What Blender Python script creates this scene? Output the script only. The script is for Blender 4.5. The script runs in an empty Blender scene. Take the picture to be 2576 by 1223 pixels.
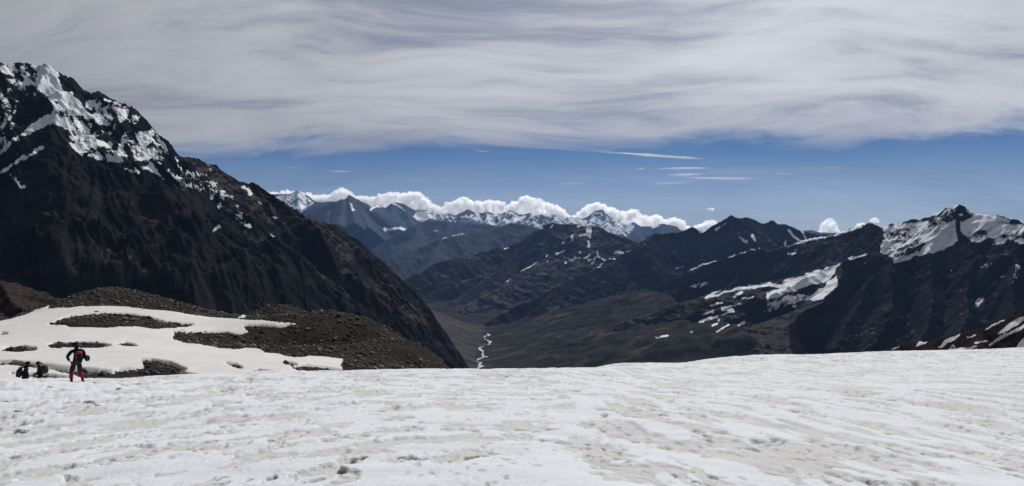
import bpy, bmesh, math, random
import numpy as np
from mathutils import Vector, Matrix

sc = bpy.context.scene
COL = sc.collection
R = math.radians
f32 = np.float32

# ----------------------------------------------------------------------------
# CAMERA, SKY, SUN, EXPOSURE
# ----------------------------------------------------------------------------
EYE = 1.7
FU = 2012.0            # focal length in photo units (photo read at 2576 x 1223)
CU, CV = 1288.0, 611.5
PITCH = -math.atan((611.5 - 579.0) / FU)     # level line of the eye at row 579
cam_d = bpy.data.cameras.new('camera')
cam_d.sensor_width = 36.0
cam_d.lens = 36.0 * FU / 2576.0
cam_d.clip_start = 0.1
cam_d.clip_end = 400000.0
cam = bpy.data.objects.new('camera', cam_d)
cam.location = (0, 0, EYE)
cam.rotation_euler = (math.pi / 2 + PITCH, 0, 0)
COL.objects.link(cam)
sc.camera = cam

SUN_AZ, SUN_EL = R(17.0), R(38.0)            # to the right of the view, ahead
SUN_STRENGTH = 3.8
SKY_STRENGTH = 0.06
HAZE_DENSITY = 7.4e-6
sd = bpy.data.lights.new('sun', 'SUN')
sd.energy = SUN_STRENGTH
sd.angle = R(0.55)
sd.color = (1.0, 0.965, 0.92)
sun = bpy.data.objects.new('sun', sd)
sdir = Vector((math.sin(SUN_AZ) * math.cos(SUN_EL), math.cos(SUN_AZ) * math.cos(SUN_EL), math.sin(SUN_EL)))
sun.rotation_euler = sdir.to_track_quat('Z', 'Y').to_euler()
sun.location = (0, 0, 500)
COL.objects.link(sun)

sc.view_settings.view_transform = 'Standard'
sc.view_settings.look = 'None'
sc.view_settings.exposure = 0.0
sc.view_settings.gamma = 1.0
sc.view_settings.use_curve_mapping = False
sc.cycles.use_denoising = True
sc.cycles.max_bounces = 16
sc.cycles.diffuse_bounces = 2
sc.cycles.volume_bounces = 16
sc.cycles.transparent_max_bounces = 32
sc.cycles.use_adaptive_sampling = True
sc.cycles.adaptive_threshold = 0.01


class NT:
    """small helper to write node trees"""
    def __init__(s, tree):
        s.t = tree; s.n = tree.nodes; s.l = tree.links
    def node(s, typ, **kw):
        n = s.n.new(typ)
        for k, v in kw.items():
            if k == 'inp':
                for a, b in v.items():
                    s.set(n, a, b)
            else:
                setattr(n, k, v)
        return n
    def set(s, n, key, val):
        sock = n.inputs[key]
        if hasattr(val, 'is_linked') or isinstance(val, bpy.types.NodeSocket):
            s.l.new(val, sock)
        else:
            sock.default_value = val
    def math(s, op, a, b=None, c=None, clamp=False):
        n = s.n.new('ShaderNodeMath'); n.operation = op; n.use_clamp = clamp
        s.set(n, 0, a)
        if b is not None: s.set(n, 1, b)
        if c is not None: s.set(n, 2, c)
        return n.outputs[0]
    def sstep(s, x, a, b, lo=0.0, hi=1.0):
        n = s.n.new('ShaderNodeMapRange'); n.interpolation_type = 'SMOOTHSTEP'
        s.set(n, 'Value', x); s.set(n, 'From Min', a); s.set(n, 'From Max', b)
        s.set(n, 'To Min', lo); s.set(n, 'To Max', hi)
        return n.outputs[0]
    def lin(s, x, a, b, lo=0.0, hi=1.0):
        n = s.n.new('ShaderNodeMapRange')
        s.set(n, 'Value', x); s.set(n, 'From Min', a); s.set(n, 'From Max', b)
        s.set(n, 'To Min', lo); s.set(n, 'To Max', hi)
        return n.outputs[0]
    def mix(s, fac, a, b):
        n = s.n.new('ShaderNodeMix'); n.data_type = 'RGBA'
        s.set(n, 0, fac); s.set(n, 6, a); s.set(n, 7, b)
        return n.outputs[2]
    def noise(s, vec, scale, detail=4.0, rough=0.55, dist=0.0, dim='3D', norm=True, typ='FBM', lac=2.0):
        n = s.n.new('ShaderNodeTexNoise'); n.noise_dimensions = dim; n.noise_type = typ; n.normalize = norm
        s.l.new(vec, n.inputs['Vector'])
        n.inputs['Scale'].default_value = scale; n.inputs['Detail'].default_value = detail
        n.inputs['Roughness'].default_value = rough; n.inputs['Distortion'].default_value = dist
        n.inputs['Lacunarity'].default_value = lac
        return n.outputs['Fac']
    def comb(s, x, y, z):
        n = s.n.new('ShaderNodeCombineXYZ')
        s.set(n, 0, x); s.set(n, 1, y); s.set(n, 2, z)
        return n.outputs[0]
    def vmath(s, op, a, b=None):
        n = s.n.new('ShaderNodeVectorMath'); n.operation = op
        s.set(n, 0, a)
        if b is not None:
            s.set(n, 1, b)
        return n.outputs[0]


def build_world():
    w = bpy.data.worlds.new('World'); sc.world = w; w.use_nodes = True
    t = NT(w.node_tree); t.n.clear()
    out = t.node('ShaderNodeOutputWorld'); bg = t.node('ShaderNodeBackground')
    t.l.new(bg.outputs[0], out.inputs[0]); bg.inputs['Strength'].default_value = SKY_STRENGTH
    sky = t.node('ShaderNodeTexSky', sky_type='NISHITA', sun_disc=False, sun_elevation=SUN_EL,
                 sun_rotation=SUN_AZ, altitude=4800.0, air_density=1.0, dust_density=0.7, ozone_density=2.0)
    co = t.node('ShaderNodeTexCoord').outputs['Generated']
    sep = t.node('ShaderNodeSeparateXYZ'); t.l.new(co, sep.inputs[0])
    x, y, z = sep.outputs
    zc = t.math('MAXIMUM', z, 0.012)
    X = t.math('DIVIDE', x, zc); Y = t.math('DIVIDE', y, zc)     # position on a flat cloud deck, unit = its height
    deck = t.comb(X, Y, 0.0)
    zs = t.math('ADD', zc, 0.16)
    soft_deck = t.comb(t.math('DIVIDE', t.math('MULTIPLY', x, 2.1), zs), t.math('DIVIDE', t.math('MULTIPLY', y, 2.1), zs), 0.0)   # the layer is thick: its fibres foreshorten less
    # ---- broad warp of the deck
    wn = t.node('ShaderNodeTexNoise', noise_dimensions='2D'); t.l.new(soft_deck, wn.inputs['Vector'])
    wn.inputs['Scale'].default_value = 0.30; wn.inputs['Detail'].default_value = 3
    warp = t.vmath('SCALE', t.vmath('SUBTRACT', wn.outputs['Color'], (0.5, 0.5, 0.5)))
    warp.node.inputs['Scale'].default_value = 2.2
    dk = t.vmath('ADD', soft_deck, warp)
    # ---- large soft patches, and finer fibres drawn out across the deck
    mp = t.node('ShaderNodeMapping'); t.l.new(dk, mp.inputs['Vector'])
    mp.inputs['Rotation'].default_value = (0, 0, R(-38)); mp.inputs['Scale'].default_value = (0.30, 0.62, 1)
    mp.inputs['Location'].default_value = (1.7, 0.4, 0)
    s1 = t.noise(mp.outputs[0], 0.95, 5, 0.52, 0.0, '2D')
    mp2 = t.node('ShaderNodeMapping'); t.l.new(dk, mp2.inputs['Vector'])
    mp2.inputs['Rotation'].default_value = (0, 0, R(-52)); mp2.inputs['Scale'].default_value = (0.42, 1.25, 1)
    mp2.inputs['Location'].default_value = (3.1, 7.7, 0)
    s2 = t.noise(mp2.outputs[0], 1.9, 9, 0.64, 0.12, '2D')
    dens = t.math('ADD', t.math('MULTIPLY', s1, 0.62), t.math('MULTIPLY', s2, 0.38))
    # ---- edge of the deck, about nine and a half heights away, with lobes
    en = t.noise(dk, 0.5, 5, 0.55, 0.0, '2D')
    edge = t.math('ADD', t.math('ADD', Y, t.math('MULTIPLY', X, 0.17)), t.math('MULTIPLY', t.math('SUBTRACT', en, 0.5), 4.2))
    edge = t.math('ADD', edge, t.math('MULTIPLY', t.math('SUBTRACT', s2, 0.5), 5.0))
    inside = t.sstep(edge, 7.4, 10.6, 1.0, 0.0)
    cov = t.sstep(t.math('ADD', dens, t.lin(edge, 3.0, 8.5, 0.0, 0.04)), 0.28, 0.54, 0.50, 0.98)
    cover = t.math('MULTIPLY', cov, inside)
    # ---- thin veils and a few bright wisps beyond the edge
    mp3 = t.node('ShaderNodeMapping'); t.l.new(deck, mp3.inputs['Vector'])
    mp3.inputs['Scale'].default_value = (0.10, 0.33, 1); mp3.inputs['Rotation'].default_value = (0, 0, R(6))
    v1 = t.noise(mp3.outputs[0], 1.0, 5, 0.6, 0.6, '2D')
    veil = t.math('MULTIPLY', t.sstep(v1, 0.46, 0.70, 0.0, 0.30), t.sstep(edge, 9.0, 14.0))
    # wisps given by centre and half size as seen from the pass (deck units)
    wf = t.noise(mp3.outputs[0], 6.0, 5, 0.65, 1.2, '2D')
    wisp = None
    def dk_pt(u, v):
        return ((u - CU) / (579.0 - v), FU / (579.0 - v))
    for (u0, v0, u1, v1_, th, st) in [(1500, 382, 1785, 402, 2.6, 1.0), (1655, 424, 1780, 425, 3.2, .75), (1680, 440, 1760, 440, 3.6, 1.0),
                                      (1720, 447, 1900, 450, 4.0, .75), (1640, 463, 1730, 460, 4.5, .45), (826, 430, 884, 432, 1.6, .8), (1940, 437, 2010, 439, 1.6, .5),
                                      (2070, 420, 2125, 422, 1.8, .4), (1600, 424, 1622, 425, 1.6, .6), (728, 421, 752, 422, 2.2, .4), (1410, 462, 1470, 461, 3.0, .35), (1195, 380, 1230, 382, 1.6, .4)]:
        um, vm = (u0 + u1) / 2, (v0 + v1_) / 2
        cx, cy = dk_pt(um, vm)
        k = 579.0 - vm
        hx = (u1 - u0) / 2 / k
        slope = (dk_pt(u1, v1_)[1] - dk_pt(u0, v0)[1]) / (dk_pt(u1, v1_)[0] - dk_pt(u0, v0)[0])
        hy = FU / k - FU / (k + th)
        ax = t.math('DIVIDE', t.math('SUBTRACT', X, cx), hx)
        dy = t.math('SUBTRACT', t.math('SUBTRACT', Y, cy), t.math('MULTIPLY', t.math('SUBTRACT', X, cx), slope))
        ay = t.math('DIVIDE', t.math('ADD', dy, t.math('MULTIPLY', t.math('SUBTRACT', wf, 0.5), hy * 4.0)), hy)
        r2 = t.math('ADD', t.math('MULTIPLY', ax, ax), t.math('MULTIPLY', ay, ay))
        m = t.math('MULTIPLY', t.sstep(r2, 0.0, 1.5, 1.0, 0.0), st)
        wisp = m if wisp is None else t.math('MAXIMUM', wisp, m)
    wisp = t.math('MULTIPLY', wisp, t.sstep(wf, 0.30, 0.6, 0.35, 1.0))
    # ---- cloud light: sunlit ice cloud, brighter towards the sun
    vsun = t.node('ShaderNodeVectorMath', operation='DOT_PRODUCT')
    nrm = t.vmath('NORMALIZE', co); t.l.new(nrm, vsun.inputs[0]); vsun.inputs[1].default_value = tuple(sdir)
    glow = t.math('POWER', t.math('MAXIMUM', vsun.outputs['Value'], 0.0), 7.0)
    ph = t.math('POWER', t.math('MULTIPLY_ADD', vsun.outputs['Value'], 0.5, 0.5), 3.0)     # ice cloud scatters light forwards
    ph = t.math('MULTIPLY_ADD', ph, 0.95, 0.17)
    br = t.math('ADD', t.lin(dens, 0.34, 0.60, 6.2, 9.6), t.math('MULTIPLY', glow, 4.6))
    ccol = t.vmath('SCALE', (0.97, 0.985, 1.05)); t.l.new(t.math('MULTIPLY', br, ph), ccol.node.inputs['Scale'])
    skyc = t.vmath('MULTIPLY', sky.outputs[0], (0.31, 0.46, 0.62))
    low = t.sstep(z, 0.0, 0.115, 0.58, 0.0)
    c1 = t.mix(t.math('MAXIMUM', t.math('MAXIMUM', cover, veil), low), skyc, ccol)
    wcol = t.vmath('SCALE', (0.98, 0.99, 1.02)); wcol.node.inputs['Scale'].default_value = 10.0
    c2 = t.mix(wisp, c1, wcol)
    t.l.new(c2, bg.inputs['Color'])


build_world()

# ----------------------------------------------------------------------------
# HELPERS
# ----------------------------------------------------------------------------
cp, sp_ = math.cos(PITCH), math.sin(PITCH)

def px(u, v, D):
    """photo unit (u, v) at horizontal distance D metres -> world point"""
    a, b, c = u - CU, -(v - CV), FU
    y, z = c * cp - b * sp_, c * sp_ + b * cp
    k = D / math.hypot(a, y)
    return (a * k, y * k, z * k + EYE)

def pxa(u, v, D):
    u, v, D = np.asarray(u, float), np.asarray(v, float), np.asarray(D, float)
    b = -(v - CV); a = u - CU
    y, z = FU * cp - b * sp_, FU * sp_ + b * cp
    k = D / np.hypot(a, y)
    return np.stack([a * k, y * k, z * k + EYE], -1)

def project(x, y, z):
    z = z - EYE
    c = y * cp + z * sp_
    b = -y * sp_ + z * cp
    c = np.where(c < 0.5, 0.5, c)
    return CU + FU * x / c, CV - FU * b / c

_rng = np.random.RandomState(7)
_P = np.tile(_rng.permutation(4096).astype(np.int32), 2)
_A = _rng.rand(4096).astype(f32) * 2 * np.pi
_GX, _GY = np.cos(_A).astype(f32), np.sin(_A).astype(f32)

def pn(x, y, seed=0):
    """gradient noise, about -1..1"""
    x = np.asarray(x, np.float64) + seed * 17.31; y = np.asarray(y, np.float64) - seed * 9.73
    xf, yf = np.floor(x), np.floor(y)
    xi = xf.astype(np.int64) & 4095; yi = yf.astype(np.int64) & 4095
    fx = (x - xf).astype(f32); fy = (y - yf).astype(f32)
    xi1 = (xi + 1) & 4095; yi1 = (yi + 1) & 4095
    def g(ix, iy, dx, dy):
        h = _P[_P[ix] + iy]
        return _GX[h] * dx + _GY[h] * dy
    sx = fx * fx * fx * (fx * (fx * 6 - 15) + 10); sy = fy * fy * fy * (fy * (fy * 6 - 15) + 10)
    a = g(xi, yi, fx, fy); b = g(xi1, yi, fx - 1, fy)
    c = g(xi, yi1, fx, fy - 1); d = g(xi1, yi1, fx - 1, fy - 1)
    return (a + sx * (b - a) + sy * ((c + sx * (d - c)) - (a + sx * (b - a)))) * 1.5

def fbm(x, y, oct=4, gain=0.5, lac=2.03, seed=0):
    s = 0; a = 1.0; n = 0
    for i in range(oct):
        s = s + a * pn(x, y, seed + i * 3); n += a
        a *= gain; x = x * lac; y = y * lac
    return s / n

def ridged(x, y, oct=4, gain=0.5, lac=2.07, seed=0):
    s = 0; a = 1.0; n = 0; w = 1.0
    for i in range(oct):
        v = 1.0 - np.abs(pn(x, y, seed + i * 5)); v = v * v
        s = s + a * v * w; n += a
        w = np.clip(v * 1.4, 0, 1)
        a *= gain; x = x * lac; y = y * lac
    return s / n

def sst(a, b, x):
    t = np.clip((x - a) / (b - a), 0, 1)
    return t * t * (3 - 2 * t)

def poly_sd(u, v, poly):
    """signed distance to polygon (inside positive), in photo units"""
    P = np.asarray(poly, float); n = len(P)
    d2 = np.full(u.shape, 1e18); ins = np.zeros(u.shape, bool)
    for i in range(n):
        ax, ay = P[i]; bx, by = P[(i + 1) % n]
        ex, ey = bx - ax, by - ay
        L = ex * ex + ey * ey + 1e-9
        t = np.clip(((u - ax) * ex + (v - ay) * ey) / L, 0, 1)
        d2 = np.minimum(d2, (u - ax - t * ex) ** 2 + (v - ay - t * ey) ** 2)
        c = ((ay > v) != (by > v)) & (u < (bx - ax) * (v - ay) / (by - ay + 1e-12) + ax)
        ins ^= c
    d = np.sqrt(d2)
    return np.where(ins, d, -d)

def line_sd(u, v, pts, w):
    """distance to a polyline with half width w: positive inside"""
    P = np.asarray(pts, float)
    d2 = np.full(u.shape, 1e18)
    for i in range(len(P) - 1):
        ax, ay = P[i]; bx, by = P[i + 1]
        ex, ey = bx - ax, by - ay
        L = ex * ex + ey * ey + 1e-9
        t = np.clip(((u - ax) * ex + (v - ay) * ey) / L, 0, 1)
        d2 = np.minimum(d2, (u - ax - t * ex) ** 2 + (v - ay - t * ey) ** 2)
    return w - np.sqrt(d2)

def snow_mask(u, v, shapes, soft=6.0):
    """shapes: ('p', weight, pts) polygon or ('l', weight, halfwidth, pts)"""
    m = np.full(u.shape, -1.0)
    for s in shapes:
        pts = np.asarray(s[-1], float)
        w = s[1]; mar = 30
        bb = (u > pts[:, 0].min() - mar) & (u < pts[:, 0].max() + mar) & (v > pts[:, 1].min() - mar) & (v < pts[:, 1].max() + mar)
        if not bb.any():
            continue
        sdv = poly_sd(u[bb], v[bb], s[-1]) if s[0] == 'p' else line_sd(u[bb], v[bb], s[-1], s[2])
        val = np.clip(sdv / soft, -1, w)
        m[bb] = np.maximum(m[bb], val)
    return m

def tps(ctrl, lam=0.0):
    C = np.asarray(ctrl, float); n = len(C)
    S = max(np.ptp(C[:, 0]), np.ptp(C[:, 1]))
    X = C[:, :2] / S
    def U(d2):
        return np.where(d2 > 1e-14, d2 * np.log(np.maximum(d2, 1e-14)), 0.0)
    d2 = ((X[:, None] - X[None]) ** 2).sum(-1)
    K = U(d2) + lam * np.eye(n)
    Pm = np.hstack([np.ones((n, 1)), X])
    A = np.zeros((n + 3, n + 3)); A[:n, :n] = K; A[:n, n:] = Pm; A[n:, :n] = Pm.T
    sol = np.linalg.solve(A, np.concatenate([C[:, 2], np.zeros(3)]))
    def ev(x, y):
        xs, ys = np.asarray(x) / S, np.asarray(y) / S
        r = sol[n] + sol[n + 1] * xs + sol[n + 2] * ys
        for i in range(n):
            r = r + sol[i] * U((xs - X[i, 0]) ** 2 + (ys - X[i, 1]) ** 2)
        return r
    return ev

def grid_mesh(name, X, Y, Z, mat, attrs=None, smooth=True, keep=None):
    nr, nc = X.shape
    me = bpy.data.meshes.new(name)
    co = np.stack([X, Y, Z], -1).reshape(-1, 3).astype(f32)
    i = np.arange(nr * nc, dtype=np.int32).reshape(nr, nc)
    q = np.stack([i[:-1, :-1], i[:-1, 1:], i[1:, 1:], i[1:, :-1]], -1).reshape(-1, 4)
    if keep is not None:
        k = keep[:-1, :-1] | keep[:-1, 1:] | keep[1:, 1:] | keep[1:, :-1]
        q = q[k.reshape(-1)]
        used = np.zeros(nr * nc, bool); used[q.reshape(-1)] = True
        remap = np.cumsum(used) - 1
        q = remap[q].astype(np.int32); co = co[used]
    else:
        used = None
    me.vertices.add(len(co)); me.vertices.foreach_set('co', co.reshape(-1))
    me.loops.add(q.size); me.loops.foreach_set('vertex_index', q.reshape(-1).astype(np.int32))
    me.polygons.add(len(q))
    me.polygons.foreach_set('loop_start', np.arange(0, q.size, 4, dtype=np.int32))
    if smooth:
        me.polygons.foreach_set('use_smooth', np.ones(len(q), bool))
    me.update(calc_edges=True)
    for k, a in (attrs or {}).items():
        at = me.attributes.new(k, 'FLOAT', 'POINT')
        a = a.reshape(-1).astype(f32)
        at.data.foreach_set('value', a if used is None else a[used])
    me.materials.append(mat)
    ob = bpy.data.objects.new(name, me); COL.objects.link(ob)
    return ob

def tag(o, label=None, cat=None, group=None, kind=None):
    if label: o['label'] = label
    if cat: o['category'] = cat
    if group: o['group'] = group
    if kind: o['kind'] = kind
    return o

# ----------------------------------------------------------------------------
# MATERIALS
# ----------------------------------------------------------------------------
def new_mat(name):
    m = bpy.data.materials.new(name); m.use_nodes = True
    t = NT(m.node_tree); t.n.clear()
    out = t.node('ShaderNodeOutputMaterial'); b = t.node('ShaderNodeBsdfPrincipled')
    t.l.new(b.outputs[0], out.inputs[0])
    b.inputs['Roughness'].default_value = 0.9
    b.inputs['Specular IOR Level'].default_value = 0.2
    return m, t, b

def mountain_mat(name, rock, rock2, scree, scale, snow_col=(0.80, 0.83, 0.88), bump=1.0, green=None):
    """rock with 'snow' and 'scree' attributes; scale = metres of the main grain"""
    m, t, b = new_mat(name)
    co = t.node('ShaderNodeTexCoord').outputs['Object']
    n1 = t.noise(co, 1.0 / (scale * 9), 6, 0.62)
    n2 = t.noise(co, 1.0 / scale, 6, 0.65)
    n3 = t.noise(co, 1.0 / (scale * 0.25), 4, 0.6)
    c = t.mix(t.sstep(n1, 0.36, 0.64), rock, rock2)
    c = t.mix(t.lin(n2, 0.2, 0.85, 0.0, 0.55), c, tuple(v * 0.35 for v in rock[:3]) + (1,))
    scr = t.node('ShaderNodeAttribute', attribute_name='scree').outputs['Fac']
    sf = t.sstep(t.math('ADD', scr, t.math('MULTIPLY', t.math('SUBTRACT', n2, 0.5), 0.9)), 0.30, 0.75)
    sc2 = t.mix(t.lin(n3, 0.25, 0.75), tuple(v * 0.75 for v in scree[:3]) + (1,), scree)
    c = t.mix(sf, c, sc2)
    if green:
        gr = t.node('ShaderNodeAttribute', attribute_name='green').outputs['Fac']
        gf = t.sstep(t.math('ADD', gr, t.math('MULTIPLY', t.math('SUBTRACT', n1, 0.5), 2.0)), 0.4, 0.9)
        c = t.mix(gf, c, green)
    sn = t.node('ShaderNodeAttribute', attribute_name='snow').outputs['Fac']
    sv = t.math('ADD', sn, t.math('ADD', t.math('MULTIPLY', t.math('SUBTRACT', n3, 0.5), 0.9), t.math('MULTIPLY', t.math('SUBTRACT', n2, 0.5), 0.7)))
    sfac = t.sstep(sv, -0.06, 0.10)
    c = t.mix(sfac, c, snow_col + (1,))
    t.l.new(c, b.inputs['Base Color'])
    b.inputs['Specular IOR Level'].default_value = 0.0; b.inputs['Roughness'].default_value = 1.0
    bn = t.math('ADD', t.math('MULTIPLY', n2, 1.0), t.math('MULTIPLY', n3, 0.35))
    bu = t.node('ShaderNodeBump'); bu.inputs['Distance'].default_value = scale * 0.5 * bump
    t.l.new(t.math('MULTIPLY_ADD', sfac, -0.75, 1.0), bu.inputs['Strength'])
    t.l.new(bn, bu.inputs['Height']); t.l.new(bu.outputs[0], b.inputs['Normal'])
    return m

# ----------------------------------------------------------------------------
# MOUNTAINS: height fields grown from ridge lines
# ----------------------------------------------------------------------------
def ridge_pts(pts):
    """[(u, v, D km)] -> world points, resampled"""
    return np.array([px(u, v, D * 1000.0) for u, v, D in pts])

def terrain_heights(X, Y, ridges, base, warp=(15, 160), seed=0):
    """union of roofs under the ridges. ridge = dict(p=Nx3, l=slope to the left of its run, r=slope right, L=length of steep part, c=how much it eases)"""
    wx = X + warp[0] * fbm(X / warp[1], Y / warp[1], 4, seed=seed + 41)
    wy = Y + warp[0] * fbm(X / warp[1], Y / warp[1], 4, seed=seed + 59)
    wx = wx.astype(f32); wy = wy.astype(f32)
    Z = np.full(X.shape, -1e9, f32); T = np.zeros(X.shape, f32); Dm = np.zeros(X.shape, f32); I = np.full(X.shape, -1, np.int16); SD = np.ones(X.shape, np.int8)
    for k, r in enumerate(ridges):
        P = [tuple(float(c_) for c_ in q_) for q_ in r['p']]; t0 = 0.0; ns = len(P) - 1; wedge = r.get('wedge', 1.0)
        cap = r.get('cap', max(r['l'], r['r'], 0.75)); c = r.get('c', 0.35); Lc = r.get('L', 400.0)
        for i in range(ns):
            a, b = P[i], P[i + 1]
            ex, ey = b[0] - a[0], b[1] - a[1]
            L2 = ex * ex + ey * ey + 1e-9; L = math.sqrt(L2)
            tt = ((wx - a[0]) * ex + (wy - a[1]) * ey) / L2
            t = np.clip(tt, 0, 1)
            qx = wx - (a[0] + t * ex); qy = wy - (a[1] + t * ey)
            d = np.sqrt(qx * qx + qy * qy)
            side = ex * qy - ey * qx
            s = np.where(side > 0, f32(r['l']), f32(r['r']))
            # past the end of a segment the slope eases over to that of its nose
            over = np.maximum(np.maximum(-tt, tt - 1), 0) * L / (d + 1e-6)
            cs = np.where(tt < 0, f32(cap if i == 0 else wedge), f32(cap if i == ns - 1 else wedge))
            s = s + (np.maximum(cs, s) - s) * np.clip(over, 0, 1)
            z = a[2] + t * (b[2] - a[2]) - s * (d - c * d * d / (d + Lc))
            if 'cut' in r:
                z = z - np.clip(d - r['cut'], 0, None) * 1.2
            m = z > Z
            Z = np.where(m, z, Z); T = np.where(m, t0 + t * L + k * 5000.0, T); Dm = np.where(m, d, Dm); I[m] = k; SD = np.where(m, np.sign(side), SD)
            t0 += L
    return np.maximum(Z, base), T, Dm, I, SD

def mountain(name, az, nA, rr, ridges, base, mat, seed, amp, lam, gul, gl, shapes=(), scree=None, soft=6.0, warp=(15, 160),
             crag=(0.0, 30.0), crag2=(0.0, 10.0), flat=True, crest_amp=0.25, snow_fn=None, green_fn=None, gdepth=0.22, ani=(0.0, 1.0)):
    A = np.radians(np.linspace(az[0], az[1], nA))
    Rr = np.asarray(rr, float)
    X = Rr[:, None] * np.sin(A)[None]; Y = Rr[:, None] * np.cos(A)[None]
    Z, T, D, I, SD = terrain_heights(X, Y, ridges, -5000.0, warp, seed)
    fall = np.clip(D / (lam * 1.2), 0, 1) * (1 - crest_amp) + crest_amp
    # gullies running down from the crest
    g = ridged(T / gl + SD * 37.7, D / (gl * 4.5), 3, seed=seed + 3)
    gd = gul * np.clip(D / (gl * 0.9), 0, 1) * (g - 0.45)
    ca, sa = math.cos(R(ani[0])), math.sin(R(ani[0]))
    Xa, Ya = (X * ca + Y * sa) / ani[1], -X * sa + Y * ca
    rm = ridged(Xa / lam, Ya / lam, 6, 0.52, seed=seed) - 0.5
    fine = fbm(X / (lam * 0.13), Y / (lam * 0.13), 3, 0.55, seed=seed + 23)
    smooth_ = np.array([r.get('sm', 1.0) for r in ridges])[I]
    Z = Z + (gd + amp * (rm - 0.12) * fall) * smooth_ + fine * amp * gdepth * (0.45 + 0.55 * fall) * smooth_
    if crag[0] > 0:
        cw = 0.5 * crag[1] * fbm(X / crag[1] / 2, Y / crag[1] / 2, 2, seed=seed + 81)
        cg = ridged((Xa * 1.25 + cw) / crag[1], (Ya - cw) / crag[1], 4, 0.6, seed=seed + 77) - 0.4
        blk = np.abs(pn(X / (crag[1] * 3.1), Y / (crag[1] * 3.1), seed + 91))
        near = 0.35 + 0.65 * np.clip(D / (crag[1] * 1.5), 0, 1)        # keep the skylines
        Z = Z + crag[0] * cg * (0.12 + 1.7 * blk) * smooth_ * near
        if crag2[0] > 0:
            Z = Z + crag2[0] * (ridged(Xa * 1.3 / crag2[1], Ya / crag2[1], 3, .6, seed=seed + 101) - .4) * (.2 + 1.6 * np.abs(pn(X / (crag2[1] * 5), Y / (crag2[1] * 5), seed + 103))) * smooth_
    Z = np.maximum(Z, base) if np.isscalar(base) else np.maximum(Z, base(X, Y))
    u, v = project(X, Y, Z)
    wu = u + 5 * pn(u / 22, v / 22, seed) + 2.2 * pn(u / 8, v / 8, seed + 1)
    wv = v + 4 * pn(u / 20, v / 20, seed + 2) + 2.0 * pn(u / 7, v / 7, seed + 4)
    ks = min(1.0, soft / 6.0)
    wu = u + (wu - u) * ks; wv = v + (wv - v) * ks
    sn = snow_mask(wu, wv, shapes, soft) if len(shapes) else np.full(X.shape, -1.0)
    # slope and hollows
    dzr = np.gradient(Z, axis=0) / np.gradient(Rr)[:, None]
    dza = np.gradient(Z, axis=1) / (Rr[:, None] * (A[1] - A[0]))
    sl = np.sqrt(dzr ** 2 + dza ** 2)
    env = dict(X=X, Y=Y, Z=Z, T=T, D=D, I=I, g=g, rm=rm, sl=sl, u=u, v=v, fine=fine)
    if snow_fn is not None:
        sn = snow_fn(sn, env)
    scr = scree(env) if scree is not None else np.zeros(X.shape)
    at = {'snow': sn, 'scree': scr}
    if green_fn is not None:
        at['green'] = green_fn(env)
    return grid_mesh(name, X, Y, Z, mat, at, smooth=not flat)

def rdg(pts, l, r, **kw):
    d = dict(p=ridge_pts(pts), l=l, r=r); d.update(kw); return d
def rdw(pts, l, r, **kw):
    d = dict(p=np.array(pts, float), l=l, r=r); d.update(kw); return d
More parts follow.
